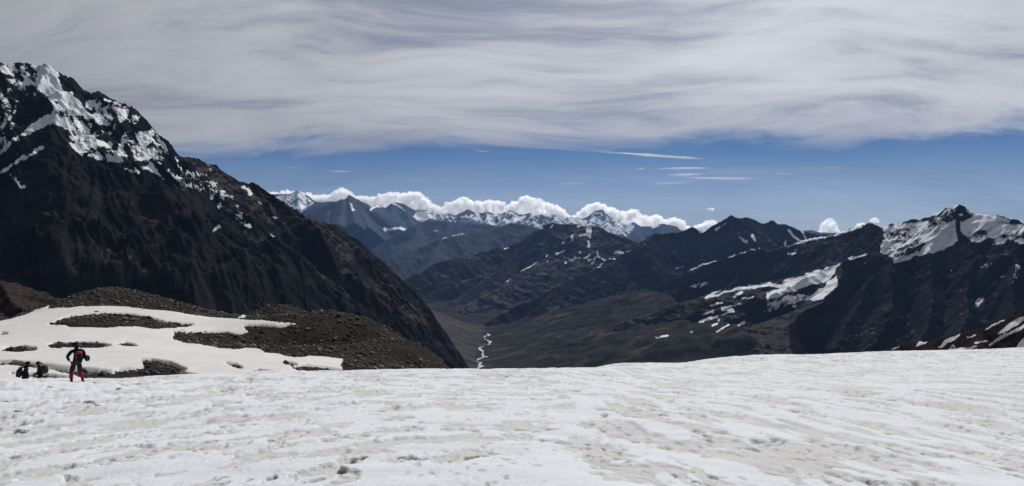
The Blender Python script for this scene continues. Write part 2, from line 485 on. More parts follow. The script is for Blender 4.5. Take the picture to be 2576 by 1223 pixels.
#@@MARK
# ---- left mountain ---------------------------------------------------------
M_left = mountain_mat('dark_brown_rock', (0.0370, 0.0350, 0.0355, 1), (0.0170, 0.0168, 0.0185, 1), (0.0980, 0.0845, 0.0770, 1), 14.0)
LEFT = [
    rdg([(-420, 330, 2.6), (-150, 200, 2.7), (0, 162, 2.75), (30, 158, 2.78), (65, 152, 2.8), (92, 166, 2.8), (116, 157, 2.8), (135, 170, 2.82), (155, 186, 2.85), (180, 195, 2.9), (203, 222, 2.91),
         (214, 240, 2.92), (240, 231, 2.95), (275, 247, 3.0), (325, 265, 3.05), (350, 287, 3.1), (378, 318, 3.12), (410, 356, 3.15), (445, 391, 3.18)], 1.2, 1.05, L=500, c=0.1, wedge=1.5, cap=1.5),
    rdg([(445, 391, 3.18), (490, 394, 3.22), (518, 408, 3.24), (545, 418, 3.26), (565, 434, 3.27), (600, 456, 3.28), (626, 464, 3.29), (634, 457, 3.3), (652, 472, 3.31), (700, 507, 3.32), (735, 532, 3.33),
         (760, 541, 3.34), (800, 551, 3.36), (850, 572, 3.38)], 1.2, 0.56, L=500, c=0.1, wedge=1.3, cap=1.5, cut=360, sm=.72),
    rdg([(850, 572, 3.38), (900, 602, 3.38), (950, 642, 3.37), (1000, 690, 3.36), (1050, 740, 3.34),
         (1088, 786, 3.31), (1106, 822, 3.28), (1132, 885, 3.24), (1160, 945, 3.22), (1185, 1020, 3.2)], 1.2, 0.55, L=500, c=0.08, wedge=1.7, cap=1.8, cut=330, sm=.78),
    # snow spur below the summit
    rdg([(116, 158, 2.8), (97, 222, 2.7), (133, 268, 2.62), (138, 312, 2.55), (168, 352, 2.5), (205, 396, 2.5)], 0.80, 0.95, L=500),
    # black pyramid in front
    rdg([(205, 396, 2.5), (262, 412, 2.5), (335, 404, 2.55), (385, 426, 2.6), (440, 440, 2.65), (488, 500, 2.66), (512, 560, 2.62), (530, 640, 2.52), (545, 730, 2.4), (560, 830, 2.25)], 0.62, 1.6, L=900, c=0.1, sm=.5),
    rdg([(205, 396, 2.5), (150, 455, 2.47), (95, 520, 2.42), (45, 590, 2.35), (10, 680, 2.25), (-20, 760, 2.15)], 1.6, 0.70, L=900, c=0.1, sm=.5),
    # shoulder at the left edge
    rdg([(-300, 330, 2.5), (-80, 375, 2.48), (10, 430, 2.45), (60, 490, 2.42)], 0.8, 0.80, L=600),
    # ribs of the summit face
    rdg([(240, 232, 2.95), (262, 300, 2.85), (300, 350, 2.78), (350, 400, 2.7)], 0.95, 0.95),
    rdg([(330, 268, 3.05), (352, 330, 2.98), (385, 385, 2.88), (420, 430, 2.78)], 0.95, 0.95),
    # long brown spur running down to the right, in front of the crest
    rdg([(448, 396, 3.18), (500, 455, 3.08), (545, 510, 3.02), (588, 560, 2.97), (640, 574, 2.92), (677, 583, 2.9), (702, 600, 2.88), (752, 637, 2.86), (802, 700, 2.82), (860, 738, 2.82),
         (913, 771, 2.84), (965, 795, 2.86), (1016, 816, 2.88), (1058, 856, 2.9), (1104, 872, 2.93), (1138, 915, 2.96), (1168, 945, 3.0), (1195, 1020, 3.0)], 0.50, 1.25, L=900, c=0.2),
    rdg([(588, 560, 2.97), (600, 620, 2.84), (640, 690, 2.72), (690, 770, 2.58), (720, 850, 2.46)], 1.0, 1.2, L=900),
    rdg([(752, 637, 2.86), (770, 720, 2.74), (830, 790, 2.62), (900, 870, 2.52), (950, 950, 2.42)], 1.0, 1.2, L=900),
    # scree cone between the ribs
    rdg([(470, 600, 2.72), (420, 690, 2.55), (380, 760, 2.4)], 0.55, 0.55, L=800, sm=0.35, cut=120),
    # lit ribs on the brown slope
    rdg([(634, 458, 3.3), (680, 530, 3.22), (740, 590, 3.15), (800, 640, 3.1)], 1.1, 1.1, cut=130),
    rdg([(760, 541, 3.34), (800, 610, 3.24), (850, 670, 3.16), (900, 730, 3.08)], 1.1, 1.1, cut=130),
    rdg([(850, 573, 3.38), (880, 640, 3.28), (930, 700, 3.2), (990, 760, 3.12)], 1.1, 1.1, cut=130),
    rdg([(950, 642, 3.37), (985, 720, 3.25), (1040, 790, 3.17), (1085, 850, 3.1)], 1.1, 1.1, cut=130),
]
for i_, r_ in enumerate(LEFT):
    if i_ != 0: r_.setdefault('cut', 420 if i_ == 9 else 400)
c3 = lambda L: [(x * .3085, 125.8 + y * .3085) for x, y in L]
LSNOW = [
    ('p', 1.0, c3([(330, 120), (380, 100), (425, 120), (480, 190), (520, 330), (585, 335), (640, 420), (720, 520), (690, 560), (600, 480), (520, 420), (470, 370), (400, 380), (300, 330), (300, 200)])),
    ('p', 0.34, c3([(400, 380), (520, 340), (600, 460), (640, 430), (740, 530), (760, 640), (720, 740), (620, 640), (500, 620), (430, 610), (440, 460)])),
    ('p', 0.10, c3([(500, 600), (640, 560), (760, 620), (860, 700), (960, 800), (1060, 960), (1130, 1010), (1020, 985), (940, 920), (780, 890), (640, 850), (520, 700)])),
    ('p', 0.0, c3([(680, 430), (790, 395), (880, 400), (980, 455), (1080, 470), (1010, 560), (960, 600), (900, 700), (800, 640), (740, 540)])),
    ('p', 0.42, c3([(1110, 660), (1240, 650), (1250, 700), (1200, 800), (1150, 780), (1100, 720)])),
    ('p', 0.40, c3([(1050, 810), (1140, 800), (1200, 860), (1290, 990), (1330, 1050), (1270, 1010), (1170, 960), (1100, 900)])),
    ('p', 0.05, c3([(1000, 700), (1060, 560), (1130, 530), (1110, 650), (1250, 660), (1340, 760), (1370, 850), (1320, 950), (1290, 990), (1200, 870), (1060, 830), (980, 780)])),
    ('p', 0.75, c3([(0, 815), (60, 760), (200, 660), (430, 500), (445, 600), (330, 640), (220, 690), (120, 740), (40, 830), (0, 860)])),
    ('p', 0.75, c3([(0, 985), (170, 880), (290, 800), (375, 775), (330, 820), (190, 895), (90, 960), (30, 1000), (0, 1010)])),
    ('p', -0.15, c3([(0, 120), (330, 130), (300, 330), (280, 370), (100, 470), (0, 600)])),
    ('p', -0.1, c3([(0, 560), (120, 500), (90, 580), (150, 620), (0, 800)])),
    ('l', 0.8, 2.5, c3([(85, 1020), (130, 1060), (180, 1115)])),
    ('l', 0.7, 2.0, c3([(1010, 870), (1020, 960)])), ('l', 0.7, 2.0, c3([(960, 790), (1050, 890), (1130, 1010)])),
    ('l', 0.7, 2.0, c3([(1370, 940), (1400, 1010), (1460, 1070)])), ('l', 0.8, 2.2, c3([(1440, 870), (1460, 930), (1480, 990), (1500, 1030)])),
    ('p', -0.22, [(440, 470), (500, 480), (560, 520), (600, 560), (640, 570), (560, 480), (520, 440), (455, 420)]),
    ('l', .8, 3, [(445, 395), (449, 410), (455, 425)]), ('l', .7, 2.2, [(525, 418), (533, 438), (528, 425)]), ('l', .6, 1.8, [(480, 465), (484, 466)]), ('l', .6, 2.2, [(508, 464), (513, 466)]), ('l', .6, 2.2, [(535, 478), (545, 482)]),
    ('l', .7, 2.0, [(610, 468), (622, 476), (630, 486)]), ('l', .8, 2.0, [(682, 591), (690, 594)]), ('l', .7, 1.8, [(617, 564), (625, 572)]), ('l', .7, 1.6, [(540, 580), (552, 570)]),
    ('l', .7, 2, [(552, 510), (556, 519)]), ('l', .7, 2, [(686, 542), (692, 550)]), ('l', .6, 2, [(572, 490), (590, 505), (595, 520)]), ('l', .6, 2, [(650, 508), (660, 516)]),
]
def left_snow(sn, e):
    a = e['X'] * .62 - e['Z'] * .78; b_ = e['X'] * .78 + e['Z'] * .62       # down to the right / across
    st = ridged(b_ / 26 + 0.5 * pn(a / 80, b_ / 50, 3), a / 165, 4, .65, seed=131) - .45
    bl = fbm(b_ / 12, a / 34, 4, .65, seed=137)
    hollow = st * 1.2 + bl * 1.5 - np.clip(e['sl'] - 1.2, -0.4, 1.0) * 0.25 - e['fine'] * 0.2
    k = np.where(sn > 0.9, 0.55, 1.0)
    r = np.where(sn > -0.9, sn + hollow * k, -1.0)
    return np.clip(r, -1, 1)
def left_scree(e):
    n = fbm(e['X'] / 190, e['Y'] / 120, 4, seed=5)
    brown = sst(-12, 25, poly_sd(e['u'] + 14 * n, e['v'] + 14 * n, [(480, 400), (560, 545), (640, 580), (700, 605), (800, 700), (920, 775), (1020, 820), (1100, 860), (1110, 830), (1090, 790), (950, 645), (850, 575), (700, 510), (600, 460)]))  # brown rock, its colour also paled to paint in sunlight on the facets
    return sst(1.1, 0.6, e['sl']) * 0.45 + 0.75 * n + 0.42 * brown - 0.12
az_l = (-44.0, 1.0)
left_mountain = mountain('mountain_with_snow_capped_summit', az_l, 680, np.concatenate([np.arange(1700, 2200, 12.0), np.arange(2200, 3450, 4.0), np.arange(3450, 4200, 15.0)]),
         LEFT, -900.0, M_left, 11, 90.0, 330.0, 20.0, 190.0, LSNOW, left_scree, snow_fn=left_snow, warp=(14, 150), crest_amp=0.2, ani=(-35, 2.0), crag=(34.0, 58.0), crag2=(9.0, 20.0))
tag(left_mountain, 'steep dark brown mountain with a snow streaked summit filling the left side', 'mountain', kind='structure')

# ---- right hand range ------------------------------------------------------
c7 = lambda L: [(1698 + .36 * x, 471.7 + .36 * y) for x, y in L]
c6 = lambda L: [(1195 + .2571 * x, 471.7 + .2571 * y) for x, y in L]
M_right = mountain_mat('grey_black_rock', (0.0370, 0.0350, 0.0370, 1), (0.0190, 0.0185, 0.0210, 1), (0.0880, 0.0800, 0.0760, 1), 20.0, green=(0.0540, 0.0540, 0.0450, 1))
RIGHT = [
    # crest with the snowy summit
    rdg([(1560, 800, 6.6), (1640, 745, 6.6), (1730, 680, 6.55), (1763, 666, 6.5), (1813, 652, 6.45), (1860, 639, 6.4), (1921, 621, 6.3), (1938, 627, 6.3), (1979, 618, 6.25), (2004, 611, 6.2), (2040, 599, 6.1),
         (2076, 592, 6.0), (2112, 584, 5.9), (2166, 566, 5.7), (2198, 561, 5.6), (2220, 573, 5.55), (2238, 567, 5.5), (2310, 547, 5.3), (2357, 535, 5.15), (2371, 526, 5.1), (2389, 518, 5.05),
         (2404, 518, 5.02), (2414, 510, 5.0), (2424, 518, 4.98), (2436, 523, 4.95), (2468, 531, 4.9), (2508, 542, 4.8), (2544, 554, 4.7), (2576, 567, 4.6), (2720, 610, 4.5), (2900, 690, 4.3)], 0.75, 1.10, L=600, c=0.3),
    rdg([(2414, 511, 5.0), (2404, 551, 4.92), (2425, 580, 4.86), (2418, 604, 4.78), (2450, 640, 4.62), (2440, 720, 4.35), (2420, 800, 4.05), (2400, 900, 3.75)], 0.95, 0.95, L=900, c=0.15),
    rdg([(2404, 551, 4.92), (2340, 600, 4.8), (2255, 655, 4.68), (2245, 720, 4.45), (2225, 800, 4.15), (2190, 900, 3.85)], 1.1, 0.8, L=900, c=0.15),
    rdg([(2544, 555, 4.7), (2570, 640, 4.5), (2550, 720, 4.2), (2560, 800, 3.95), (2540, 900, 3.7)], 1.0, 1.0, L=900, c=0.15),
    rdg([(2340, 600, 4.8), (2350, 700, 4.45), (2330, 800, 4.1), (2300, 900, 3.8)], 1.05, 1.05, L=900, c=0.15),
    # snow patched spur in front
    rdg([(1290, 935, 4.65), (1450, 862, 5.0), (1600, 800, 5.15), (1716, 760, 5.25), (1788, 738, 5.25), (1864, 720, 5.25), (1950, 711, 5.15), (2022, 691, 5.05), (2076, 673, 4.95), (2112, 658, 4.89)],
        0.55, 0.33, L=900, c=0.2, sm=0.45, cap=1.1, cut=480),
    rdg([(2112, 658, 4.89), (2150, 648, 4.86), (2198, 636, 4.85), (2255, 655, 4.7)], 0.9, 1.15, L=900),
    rdg([(2116, 657, 4.88), (2112, 690, 4.70), (2108, 716, 4.58), (2072, 756, 4.38), (2010, 786, 4.22), (1985, 820, 4.05), (1990, 870, 3.85), (2000, 940, 3.6)], 1.25, 0.36, L=900, c=0.15, sm=0.45, cap=1.1),
    rdg([(2255, 655, 4.7), (2180, 720, 4.5), (2140, 790, 4.25), (2100, 870, 3.95), (2080, 950, 3.7)], 1.05, 1.05, L=900),
    # broad lower slope to the river
    rdg([(1990, 870, 3.85), (1800, 905, 3.95), (1600, 935, 4.1), (1400, 985, 4.2)], 0.3, 0.25, L=1500, c=0.1, sm=0.35, cap=1.1),
]
RSNOW = [
    ('p', 0.12, c7([(1990, 110), (1870, 150), (1700, 210), (1460, 280), (1450, 400), (1430, 460), (1540, 500), (1650, 470), (1800, 370), (1950, 230)])),
    ('p', 1.0, c7([(1965, 200), (1940, 270), (1850, 350), (1750, 420), (1620, 490), (1740, 475), (1880, 440), (1980, 370), (1960, 300)])),
    ('l', 1.0, 5, c7([(1960, 225), (1880, 310), (1780, 390), (1640, 488), (1545, 512)])),
    ('p', 0.42, c7([(2030, 140), (2140, 165), (2250, 200), (2439, 260), (2439, 400), (2330, 370), (2250, 400), (2210, 360), (2130, 280), (2070, 210)])),
    ('p', 0.22, c7([(1980, 180), (2070, 210), (2130, 280), (2250, 420), (2120, 400), (2000, 330)])),
    ('l', 1.0, 4, c7([(860, 385), (950, 355), (1050, 338), (1150, 318), (1300, 268)])),
    ('p', -0.2, c7([(800, 400), (950, 360), (1000, 370), (900, 450), (780, 470)])),
    ('l', 0.9, 2.2, c7([(90, 578), (180, 545), (320, 498), (450, 462), (620, 414)])), ('l', .8, 2.0, c7([(670, 430), (780, 405), (830, 395)])),
    ('p', 0.8, c7([(1160, 515), (1130, 545), (1030, 570), (900, 615), (800, 640), (740, 665), (620, 670), (460, 690), (440, 715), (560, 705), (660, 690), (740, 700), (640, 740), (640, 800), (740, 760), (900, 700), (1060, 650), (1110, 600)])),
    ('p', 1.0, c7([(1130, 620), (1140, 680), (1030, 790), (880, 795), (960, 740), (1060, 670)])),
    ('p', 0.25, c7([(640, 800), (780, 760), (960, 740), (880, 795), (780, 830), (640, 870)])),
    ('l', 1.0, 3.5, c7([(1225, 500), (1290, 482), (1340, 467)])),
    ('l', .9, 2.6, c7([(620, 868), (700, 840), (770, 820)])), ('l', .9, 2.4, c7([(760, 850), (840, 825)])),
    ('l', .9, 2.6, c7([(260, 765), (400, 720), (460, 700)])), ('l', .9, 2.0, c7([(225, 765), (330, 712)])), ('l', .9, 3.0, c7([(470, 775), (545, 768)])), ('l', .8, 2.4, c7([(410, 765), (460, 735)])),
    ('l', .9, 2.2, c7([(230, 825), (325, 803)])), ('l', .9, 2.4, c7([(335, 850), (400, 830), (460, 815)])), ('l', .9, 2.2, c7([(180, 893), (270, 865)])),
    ('l', 1.0, 2.6, c7([(175, 940), (280, 905), (400, 865)])), ('l', .9, 2.6, c7([(262, 965), (295, 952)])), ('l', .9, 2.0, c7([(300, 935), (330, 918)])), ('l', .8, 1.8, c7([(285, 1012), (330, 985), (380, 955)])),
    ('l', .9, 2.4, c7([(445, 963), (478, 948)])), ('l', .8, 2.0, c7([(105, 1012), (120, 1008)])), ('l', .9, 2.4, [(1650, 849), (1680, 844)]),
    ('l', .9, 5, c7([(2115, 808), (2140, 785), (2118, 790)])), ('l', -.15, 5, c7([(2100, 600), (2180, 545), (2200, 540)])), ('l', -.15, 6, c7([(2290, 640), (2380, 650), (2400, 560)])), ('l', -.1, 4, c7([(1300, 520), (1320, 530)])), ('l', .1, 2, c7([(1935, 580), (1945, 620)])),
    ('p', .6, c7([(740, 660), (790, 630), (830, 640), (850, 630), (760, 668)])),
    ('p', .4, c7([(100, 700), (180, 660), (240, 660), (180, 700)])),
]
def right_snow(sn, e):
    a = e['X'] * .90 + e['Z'] * .43; b_ = -e['X'] * .43 + e['Z'] * .90      # beds dip to the left
    st = ridged(b_ / 36 + .5 * pn(a / 120, b_ / 70, 3), a / 260, 4, .6, seed=231) - .5
    bl = fbm(b_ / 40, a / 80, 4, .6, seed=237)
    hollow = st * 1.0 + bl * 0.8 - np.clip(e['sl'] - 0.9, -0.4, 1.2) * 0.25 - e['fine'] * 0.2
    k = np.where(sn > 0.75, 0.4, 1.0)
    return np.clip(np.where(sn > -0.9, sn + hollow * k, -1.0), -1, 1)
def right_scree(e):
    return sst(0.85, 0.4, e['sl']) * 0.7 + 0.3 * fbm(e['X'] / 200, e['Y'] / 200, 3, seed=8)
def right_green(e):
    return sst(0.55, 0.2, e['sl']) * sst(-300, -650, e['Z']) * 0.6
right_mountain = mountain('mountain_with_snowy_pointed_peak', (-8.0, 45.0), 760, np.concatenate([np.arange(3300, 5400, 8.0), np.arange(5400, 7200, 16.0)]),
         RIGHT, -900.0, M_right, 23, 130.0, 460.0, 35.0, 210.0, RSNOW, right_scree, snow_fn=right_snow, green_fn=right_green, soft=5.0, warp=(60, 420), crest_amp=0.12, crag=(38.0, 90.0), crag2=(11.0, 32.0))
tag(right_mountain, 'dark rocky mountain at the right with a pointed snow covered peak', 'mountain', kind='structure')

# ---- middle distance: the patched dome and the jagged ridge behind ---------
M_mid = mountain_mat('slate_rock', (0.0390, 0.0370, 0.0390, 1), (0.0210, 0.0205, 0.0235, 1), (0.1020, 0.0930, 0.0890, 1), 36.0, green=(0.0560, 0.0560, 0.0470, 1))
MID = [
    rdg([(1619, 623, 8.0), (1645, 588, 8.3), (1671, 585, 8.4), (1709, 585, 8.5), (1735, 571, 8.5), (1748, 575, 8.5), (1761, 586, 8.45), (1786, 567, 8.5), (1822, 553, 8.6), (1838, 541, 8.6),
         (1860, 549, 8.6), (1885, 549, 8.7), (1928, 562, 8.8), (1950, 555, 8.8), (1997, 569, 8.8), (2015, 580, 8.8), (2058, 588, 8.8), (2150, 600, 8.8), (2400, 640, 8.8)], 0.8, 0.95, L=900),
    rdg([(1645, 588, 8.3), (1619, 623, 8.1), (1555, 657, 7.85), (1503, 676, 7.65), (1452, 692, 7.45), (1408, 716, 7.25), (1349, 749, 7.05), (1285, 777, 6.85), (1235, 803, 6.7)], 0.75, 0.75, L=1200, c=0.3),
    rdg([(1735, 572, 8.5), (1752, 620, 8.25), (1745, 690, 7.9), (1700, 760, 7.5)], 0.95, 0.95, L=900),
    rdg([(1838, 542, 8.6), (1800, 600, 8.4), (1790, 650, 8.2), (1740, 700, 7.9)], 0.9, 0.95, L=900),
    rdg([(1950, 556, 8.8), (1930, 600, 8.65), (1900, 640, 8.4)], 0.9, 0.9, L=900),
    # dome with snow patches
    rdg([(1000, 716, 9.1), (1066, 678, 9.4), (1117, 654, 9.6), (1164, 643, 9.8), (1195, 638, 9.9), (1246, 623, 10.1), (1272, 622, 10.2), (1318, 603, 10.3), (1342, 582, 10.4), (1370, 567, 10.5), (1396, 560, 10.5), (1414, 563, 10.5),
         (1442, 563, 10.5), (1473, 564, 10.5), (1498, 568, 10.5), (1524, 581, 10.4), (1555, 592, 10.3), (1586, 603, 10.2), (1640, 625, 10.0)], 0.8, 0.62, L=1200),
    rdg([(1442, 563, 10.5), (1434, 600, 10.2), (1419, 623, 10.0), (1388, 647, 9.7), (1349, 661, 9.4), (1311, 685, 9.0), (1280, 706, 8.7), (1230, 736, 8.2), (1180, 766, 7.8), (1130, 795, 7.4)], 0.42, 0.85, L=1300, c=0.3),
    rdg([(1342, 583, 10.4), (1300, 640, 10.0), (1240, 690, 9.4), (1170, 735, 8.8), (1110, 775, 8.2)], 0.7, 0.8, L=1000),
    rdg([(1195, 639, 9.9), (1150, 690, 9.4), (1090, 730, 9.0), (1050, 760, 8.7)], 0.7, 0.8, L=1000),
    rdg([(1408, 716, 7.25), (1360, 770, 6.9), (1300, 815, 6.6), (1250, 838, 6.45)], 0.6, 0.6, L=1000),
    rdg([(1503, 676, 7.65), (1480, 740, 7.25), (1430, 790, 6.9), (1370, 830, 6.6)], 0.7, 0.7, L=1000),
    rdg([(1619, 640, 8.0), (1600, 710, 7.6), (1540, 770, 7.2), (1470, 810, 6.85)], 0.7, 0.8, L=1000),
]
MSNOW = [
    ('l', 1.0, 3, c6([(1010, 380), (1040, 370), (1090, 370), (1110, 370)])), ('p', 1.0, c6([(1090, 390), (1140, 370), (1145, 420), (1130, 490), (1095, 480), (1085, 440)])), ('l', .9, 2.2, c6([(1030, 468), (1090, 465), (1130, 490)])),
    ('l', 1.0, 2.6, c6([(1105, 525), (1118, 580)])), ('l', .9, 3.5, c6([(950, 470), (945, 490)])), ('l', .9, 1.8, c6([(980, 485), (960, 515), (930, 540)])), ('l', .8, 1.8, c6([(870, 610), (835, 640), (790, 652)])), ('l', .8, 1.6, c6([(880, 530), (845, 555)])),
    ('l', 1.0, 3.2, c6([(880, 745), (890, 735)])), ('l', 1.0, 3.0, c6([(930, 710), (950, 715), (985, 690), (1020, 690)])), ('l', 1.0, 2.6, c6([(1070, 685), (1110, 675), (1120, 660)])), ('l', 1.0, 3.0, c6([(1025, 635), (1035, 640)])),
    ('l', 1.0, 2.8, c6([(1190, 630), (1198, 660), (1220, 690)])), ('l', 1.0, 2.6, c6([(1105, 720), (1150, 700), (1180, 685)])), ('l', .9, 2.0, c6([(1240, 695), (1270, 715)])), ('l', .9, 2.0, c6([(1130, 750), (1165, 725)])),
    ('l', 1.0, 3.2, c6([(1370, 638), (1410, 632), (1450, 645)])), ('l', .9, 1.8, c6([(1310, 695), (1375, 690)])), ('l', .9, 1.8, c6([(1490, 635), (1520, 628)])), ('l', .8, 1.6, c6([(985, 672), (990, 670)])), ('l', .8, 1.6, c6([(1215, 765), (1245, 745)])), ('l', .8, 1.6, c6([(1160, 790), (1230, 785)])),
    ('l', .8, 1.8, c6([(450, 830), (500, 790), (600, 730)])), ('l', .8, 1.6, c6([(310, 918), (355, 890)])), ('l', .7, 1.6, c6([(700, 735), (715, 725)])), ('l', .8, 1.8, c6([(735, 400), (765, 370)])), ('l', .8, 1.6, c6([(640, 400), (660, 392)])),
    ('l', .7, 1.8, c6([(285, 595), (320, 588)])), ('l', .7, 2, c6([(690, 675), (710, 665)])), ('l', .8, 2.0, c6([(1960, 795), (2010, 780), (2060, 780)])),
    ('l', .7, 1.8, c7([(170, 320), (210, 300), (240, 285)])), ('l', .7, 2.0, c7([(280, 290), (340, 260), (375, 235)])), ('l', .5, 3, c7([(450, 355), (500, 385)])), ('l', .6, 3, c7([(800, 300), (830, 340), (860, 370)])), ('l', .5, 3, c7([(770, 370), (775, 400)])),
    ('l', .6, 2.6, c7([(890, 310), (915, 350)])), ('l', .5, 3, c7([(540, 330), (560, 370)])), ('l', .5, 3, c7([(700, 240), (720, 255)])), ('p', -.28, c7([(380, 210), (640, 250), (880, 300), (860, 380), (700, 400), (450, 360)])), ('l', .7, 2, [(1812, 572), (1800, 580)]),
    ('p', -.4, c6([(1900, 800), (2000, 700), (2200, 600), (2360, 690), (2000, 820)])),
]
def mid_snow(sn, e):
    return np.clip(np.where(sn > -0.9, sn - e['fine'] * 0.2 - np.clip(e['sl'] - 0.7, -.3, 1) * 0.2, -1.0), -1, 1)
def mid_scree(e):
    inb = poly_sd(e['u'], e['v'], c6([(960, 400), (1180, 380), (1500, 500), (1540, 560), (1380, 700), (1100, 800), (940, 800), (800, 720), (900, 560)]))
    return sst(0.8, 0.35, e['sl']) * 0.7 + 0.25 * fbm(e['X'] / 300, e['Y'] / 300, 3, seed=9) + sst(-10, 20, inb) * 0.45
def mid_green(e):
    return sst(0.6, 0.3, e['sl']) * sst(-250, -600, e['Z']) * 0.55
mid_mountain = mountain('mountain_dome_with_snow_patches', (-14.0, 30.0), 560, np.concatenate([np.arange(6200, 9200, 17.0), np.arange(9200, 11600, 22.0)]),
         MID, -900.0, M_mid, 37, 140.0, 700.0, 50.0, 300.0, MSNOW, mid_scree, snow_fn=mid_snow, green_fn=mid_green, soft=4.0, warp=(60, 500), crest_amp=0.10, crag=(44.0, 140.0), crag2=(14.0, 50.0))
tag(mid_mountain, 'grey domed mountain dotted with snow patches beyond the valley with jagged ridge', 'mountain', kind='structure')

# ---- far blue ridges -------------------------------------------------------
M_far = mountain_mat('haze_tinted_rock', (0.1000, 0.1060, 0.1220, 1), (0.0660, 0.0710, 0.0860, 1), (0.1400, 0.1420, 0.1500, 1), 70.0)  # bluish grey rock, paled and blued further to paint in extra haze
FAR1 = [
    rdg([(900, 690, 13.5), (948, 651, 13.6), (1000, 640, 13.8), (1040, 629, 14), (1080, 612, 14.2), (1112, 600, 14.3), (1164, 588, 14.5), (1200, 584, 14.6), (1220, 582, 14.7), (1241, 574, 14.8), (1288, 560, 15), (1330, 566, 15), (1400, 590, 15), (1500, 600, 15), (1650, 610, 15)], 0.7, 0.62, L=1500),
    rdg([(1112, 600, 14.3), (1090, 640, 13.6), (1050, 690, 12.8)], 0.65, 0.7, L=1500), rdg([(1220, 582, 14.7), (1190, 640, 13.8), (1150, 690, 13.0)], 0.65, 0.7, L=1500), rdg([(1040, 630, 14), (1010, 670, 13.4), (980, 720, 12.8)], 0.65, 0.7, L=1500),
]
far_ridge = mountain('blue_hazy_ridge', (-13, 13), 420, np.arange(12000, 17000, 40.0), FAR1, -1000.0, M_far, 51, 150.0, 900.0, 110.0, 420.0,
        [('l', .8, 1.6, [(1196, 582), (1216, 578)]), ('l', .8, 1.5, [(1226, 574), (1240, 570)]), ('l', .8, 1.5, [(1114, 600), (1130, 594), (1168, 588)])], None, warp=(60, 700), soft=4.0, crest_amp=0.08, crag=(50.0, 260.0))
tag(far_ridge, 'bluish hazy ridge in the far distance right of the dark slope', 'ridge', kind='structure')
FAR2 = [
    rdg([(880, 680, 18.5), (938, 626, 19), (975, 600, 19.3), (1015, 580, 19.5), (1053, 561, 19.8), (1092, 552, 20), (1130, 556, 20), (1180, 560, 20), (1300, 575, 20), (1500, 585, 20)], 0.6, 0.62, L=1500),
    rdg([(1053, 562, 19.8), (1040, 600, 18.8), (1000, 640, 17.9)], 0.65, 0.7, L=1500), rdg([(1130, 556, 20), (1120, 590, 19), (1080, 630, 18)], 0.65, 0.7, L=1500),
]
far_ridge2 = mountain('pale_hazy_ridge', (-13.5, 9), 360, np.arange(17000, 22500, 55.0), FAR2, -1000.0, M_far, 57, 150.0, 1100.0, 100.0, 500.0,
        [('l', .8, 1.5, [(1082, 583), (1102, 580)])], None, warp=(60, 700), soft=4.0, crest_amp=0.08, crag=(50.0, 260.0))
tag(far_ridge2, 'paler hazy ridge below the distant snowy range', 'ridge', kind='structure')
# ---- distant snowy range ---------------------------------------------------
SKY3 = [(560, 520), (640, 500), (683, 494), (691, 488), (724, 488), (747, 481), (755, 481), (763, 488), (773, 491), (783, 500), (792, 507), (808, 509), (824, 507), (840, 506), (853, 504), (866, 495), (878, 489), (882, 496), (887, 502), (896, 499), (907, 509), (920, 521), (932, 527), (945, 515), (963, 515),
        (971, 521), (989, 508), (1000, 511), (1015, 513), (1038, 526), (1055, 528), (1071, 529), (1094, 539), (1110, 538), (1125, 535), (1143, 541), (1159, 536), (1177, 526), (1190, 532), (1202, 539), (1220, 533), (1252, 537), (1268, 534), (1282, 527), (1295, 534), (1306, 540), (1334, 536), (1349, 543), (1365, 539), (1378, 544), (1393, 539), (1411, 551), (1434, 545),
        (1455, 548), (1475, 551), (1486, 541), (1498, 531), (1508, 528), (1516, 526), (1529, 537), (1542, 549), (1563, 559), (1581, 565), (1593, 559), (1609, 569), (1627, 569), (1642, 570), (1655, 566), (1671, 562), (1677, 568), (1683, 565), (1701, 569), (1712, 578), (1760, 585), (1900, 590), (2010, 580), (2040, 578), (2060, 584), (2200, 590)]
def D3(u):
    return float(np.interp(u, [560, 785, 830, 930, 945, 1090, 1400, 1520, 1650, 2200], [27, 27, 22, 23, 27, 27, 29, 30, 29, 29]))
FAR3 = [rdg([(u, v, D3(u)) for u, v in SKY3], 0.7, 0.62, L=1800)]
for (u, v, du, dv) in [(747, 481, 15, 70), (691, 488, 20, 60), (724, 488, -6, 60), (773, 491, 18, 60), (824, 507, 5, 90), (878, 489, 22, 110), (896, 500, 40, 90), (866, 495, -20, 100), (945, 515, -8, 50), (989, 508, -12, 75), (1015, 513, 25, 60), (1071, 529, 20, 40), (1125, 535, -10, 45), (1177, 526, -20, 40), (1177, 526, 14, 40), (1220, 533, 14, 35),
                       (1282, 527, -22, 40), (1282, 527, 18, 45), (1334, 536, 12, 40), (1365, 539, 10, 40), (1393, 539, 12, 40), (1434, 545, -8, 35), (1434, 545, 16, 40), (1516, 526, -22, 55), (1516, 526, 18, 60), (1498, 531, -20, 45), (1529, 537, 40, 50), (1593, 559, 10, 35), (1671, 562, -10, 40), (1683, 565, 12, 40)]:
    D = D3(u)
    FAR3.append(rdg([(u, v, D), (u + du * .5, v + dv * .5, D - .022 * dv * .9), (u + du, v + dv, D - .022 * dv * 2)], 0.75, 0.75, L=1500, c=.2))
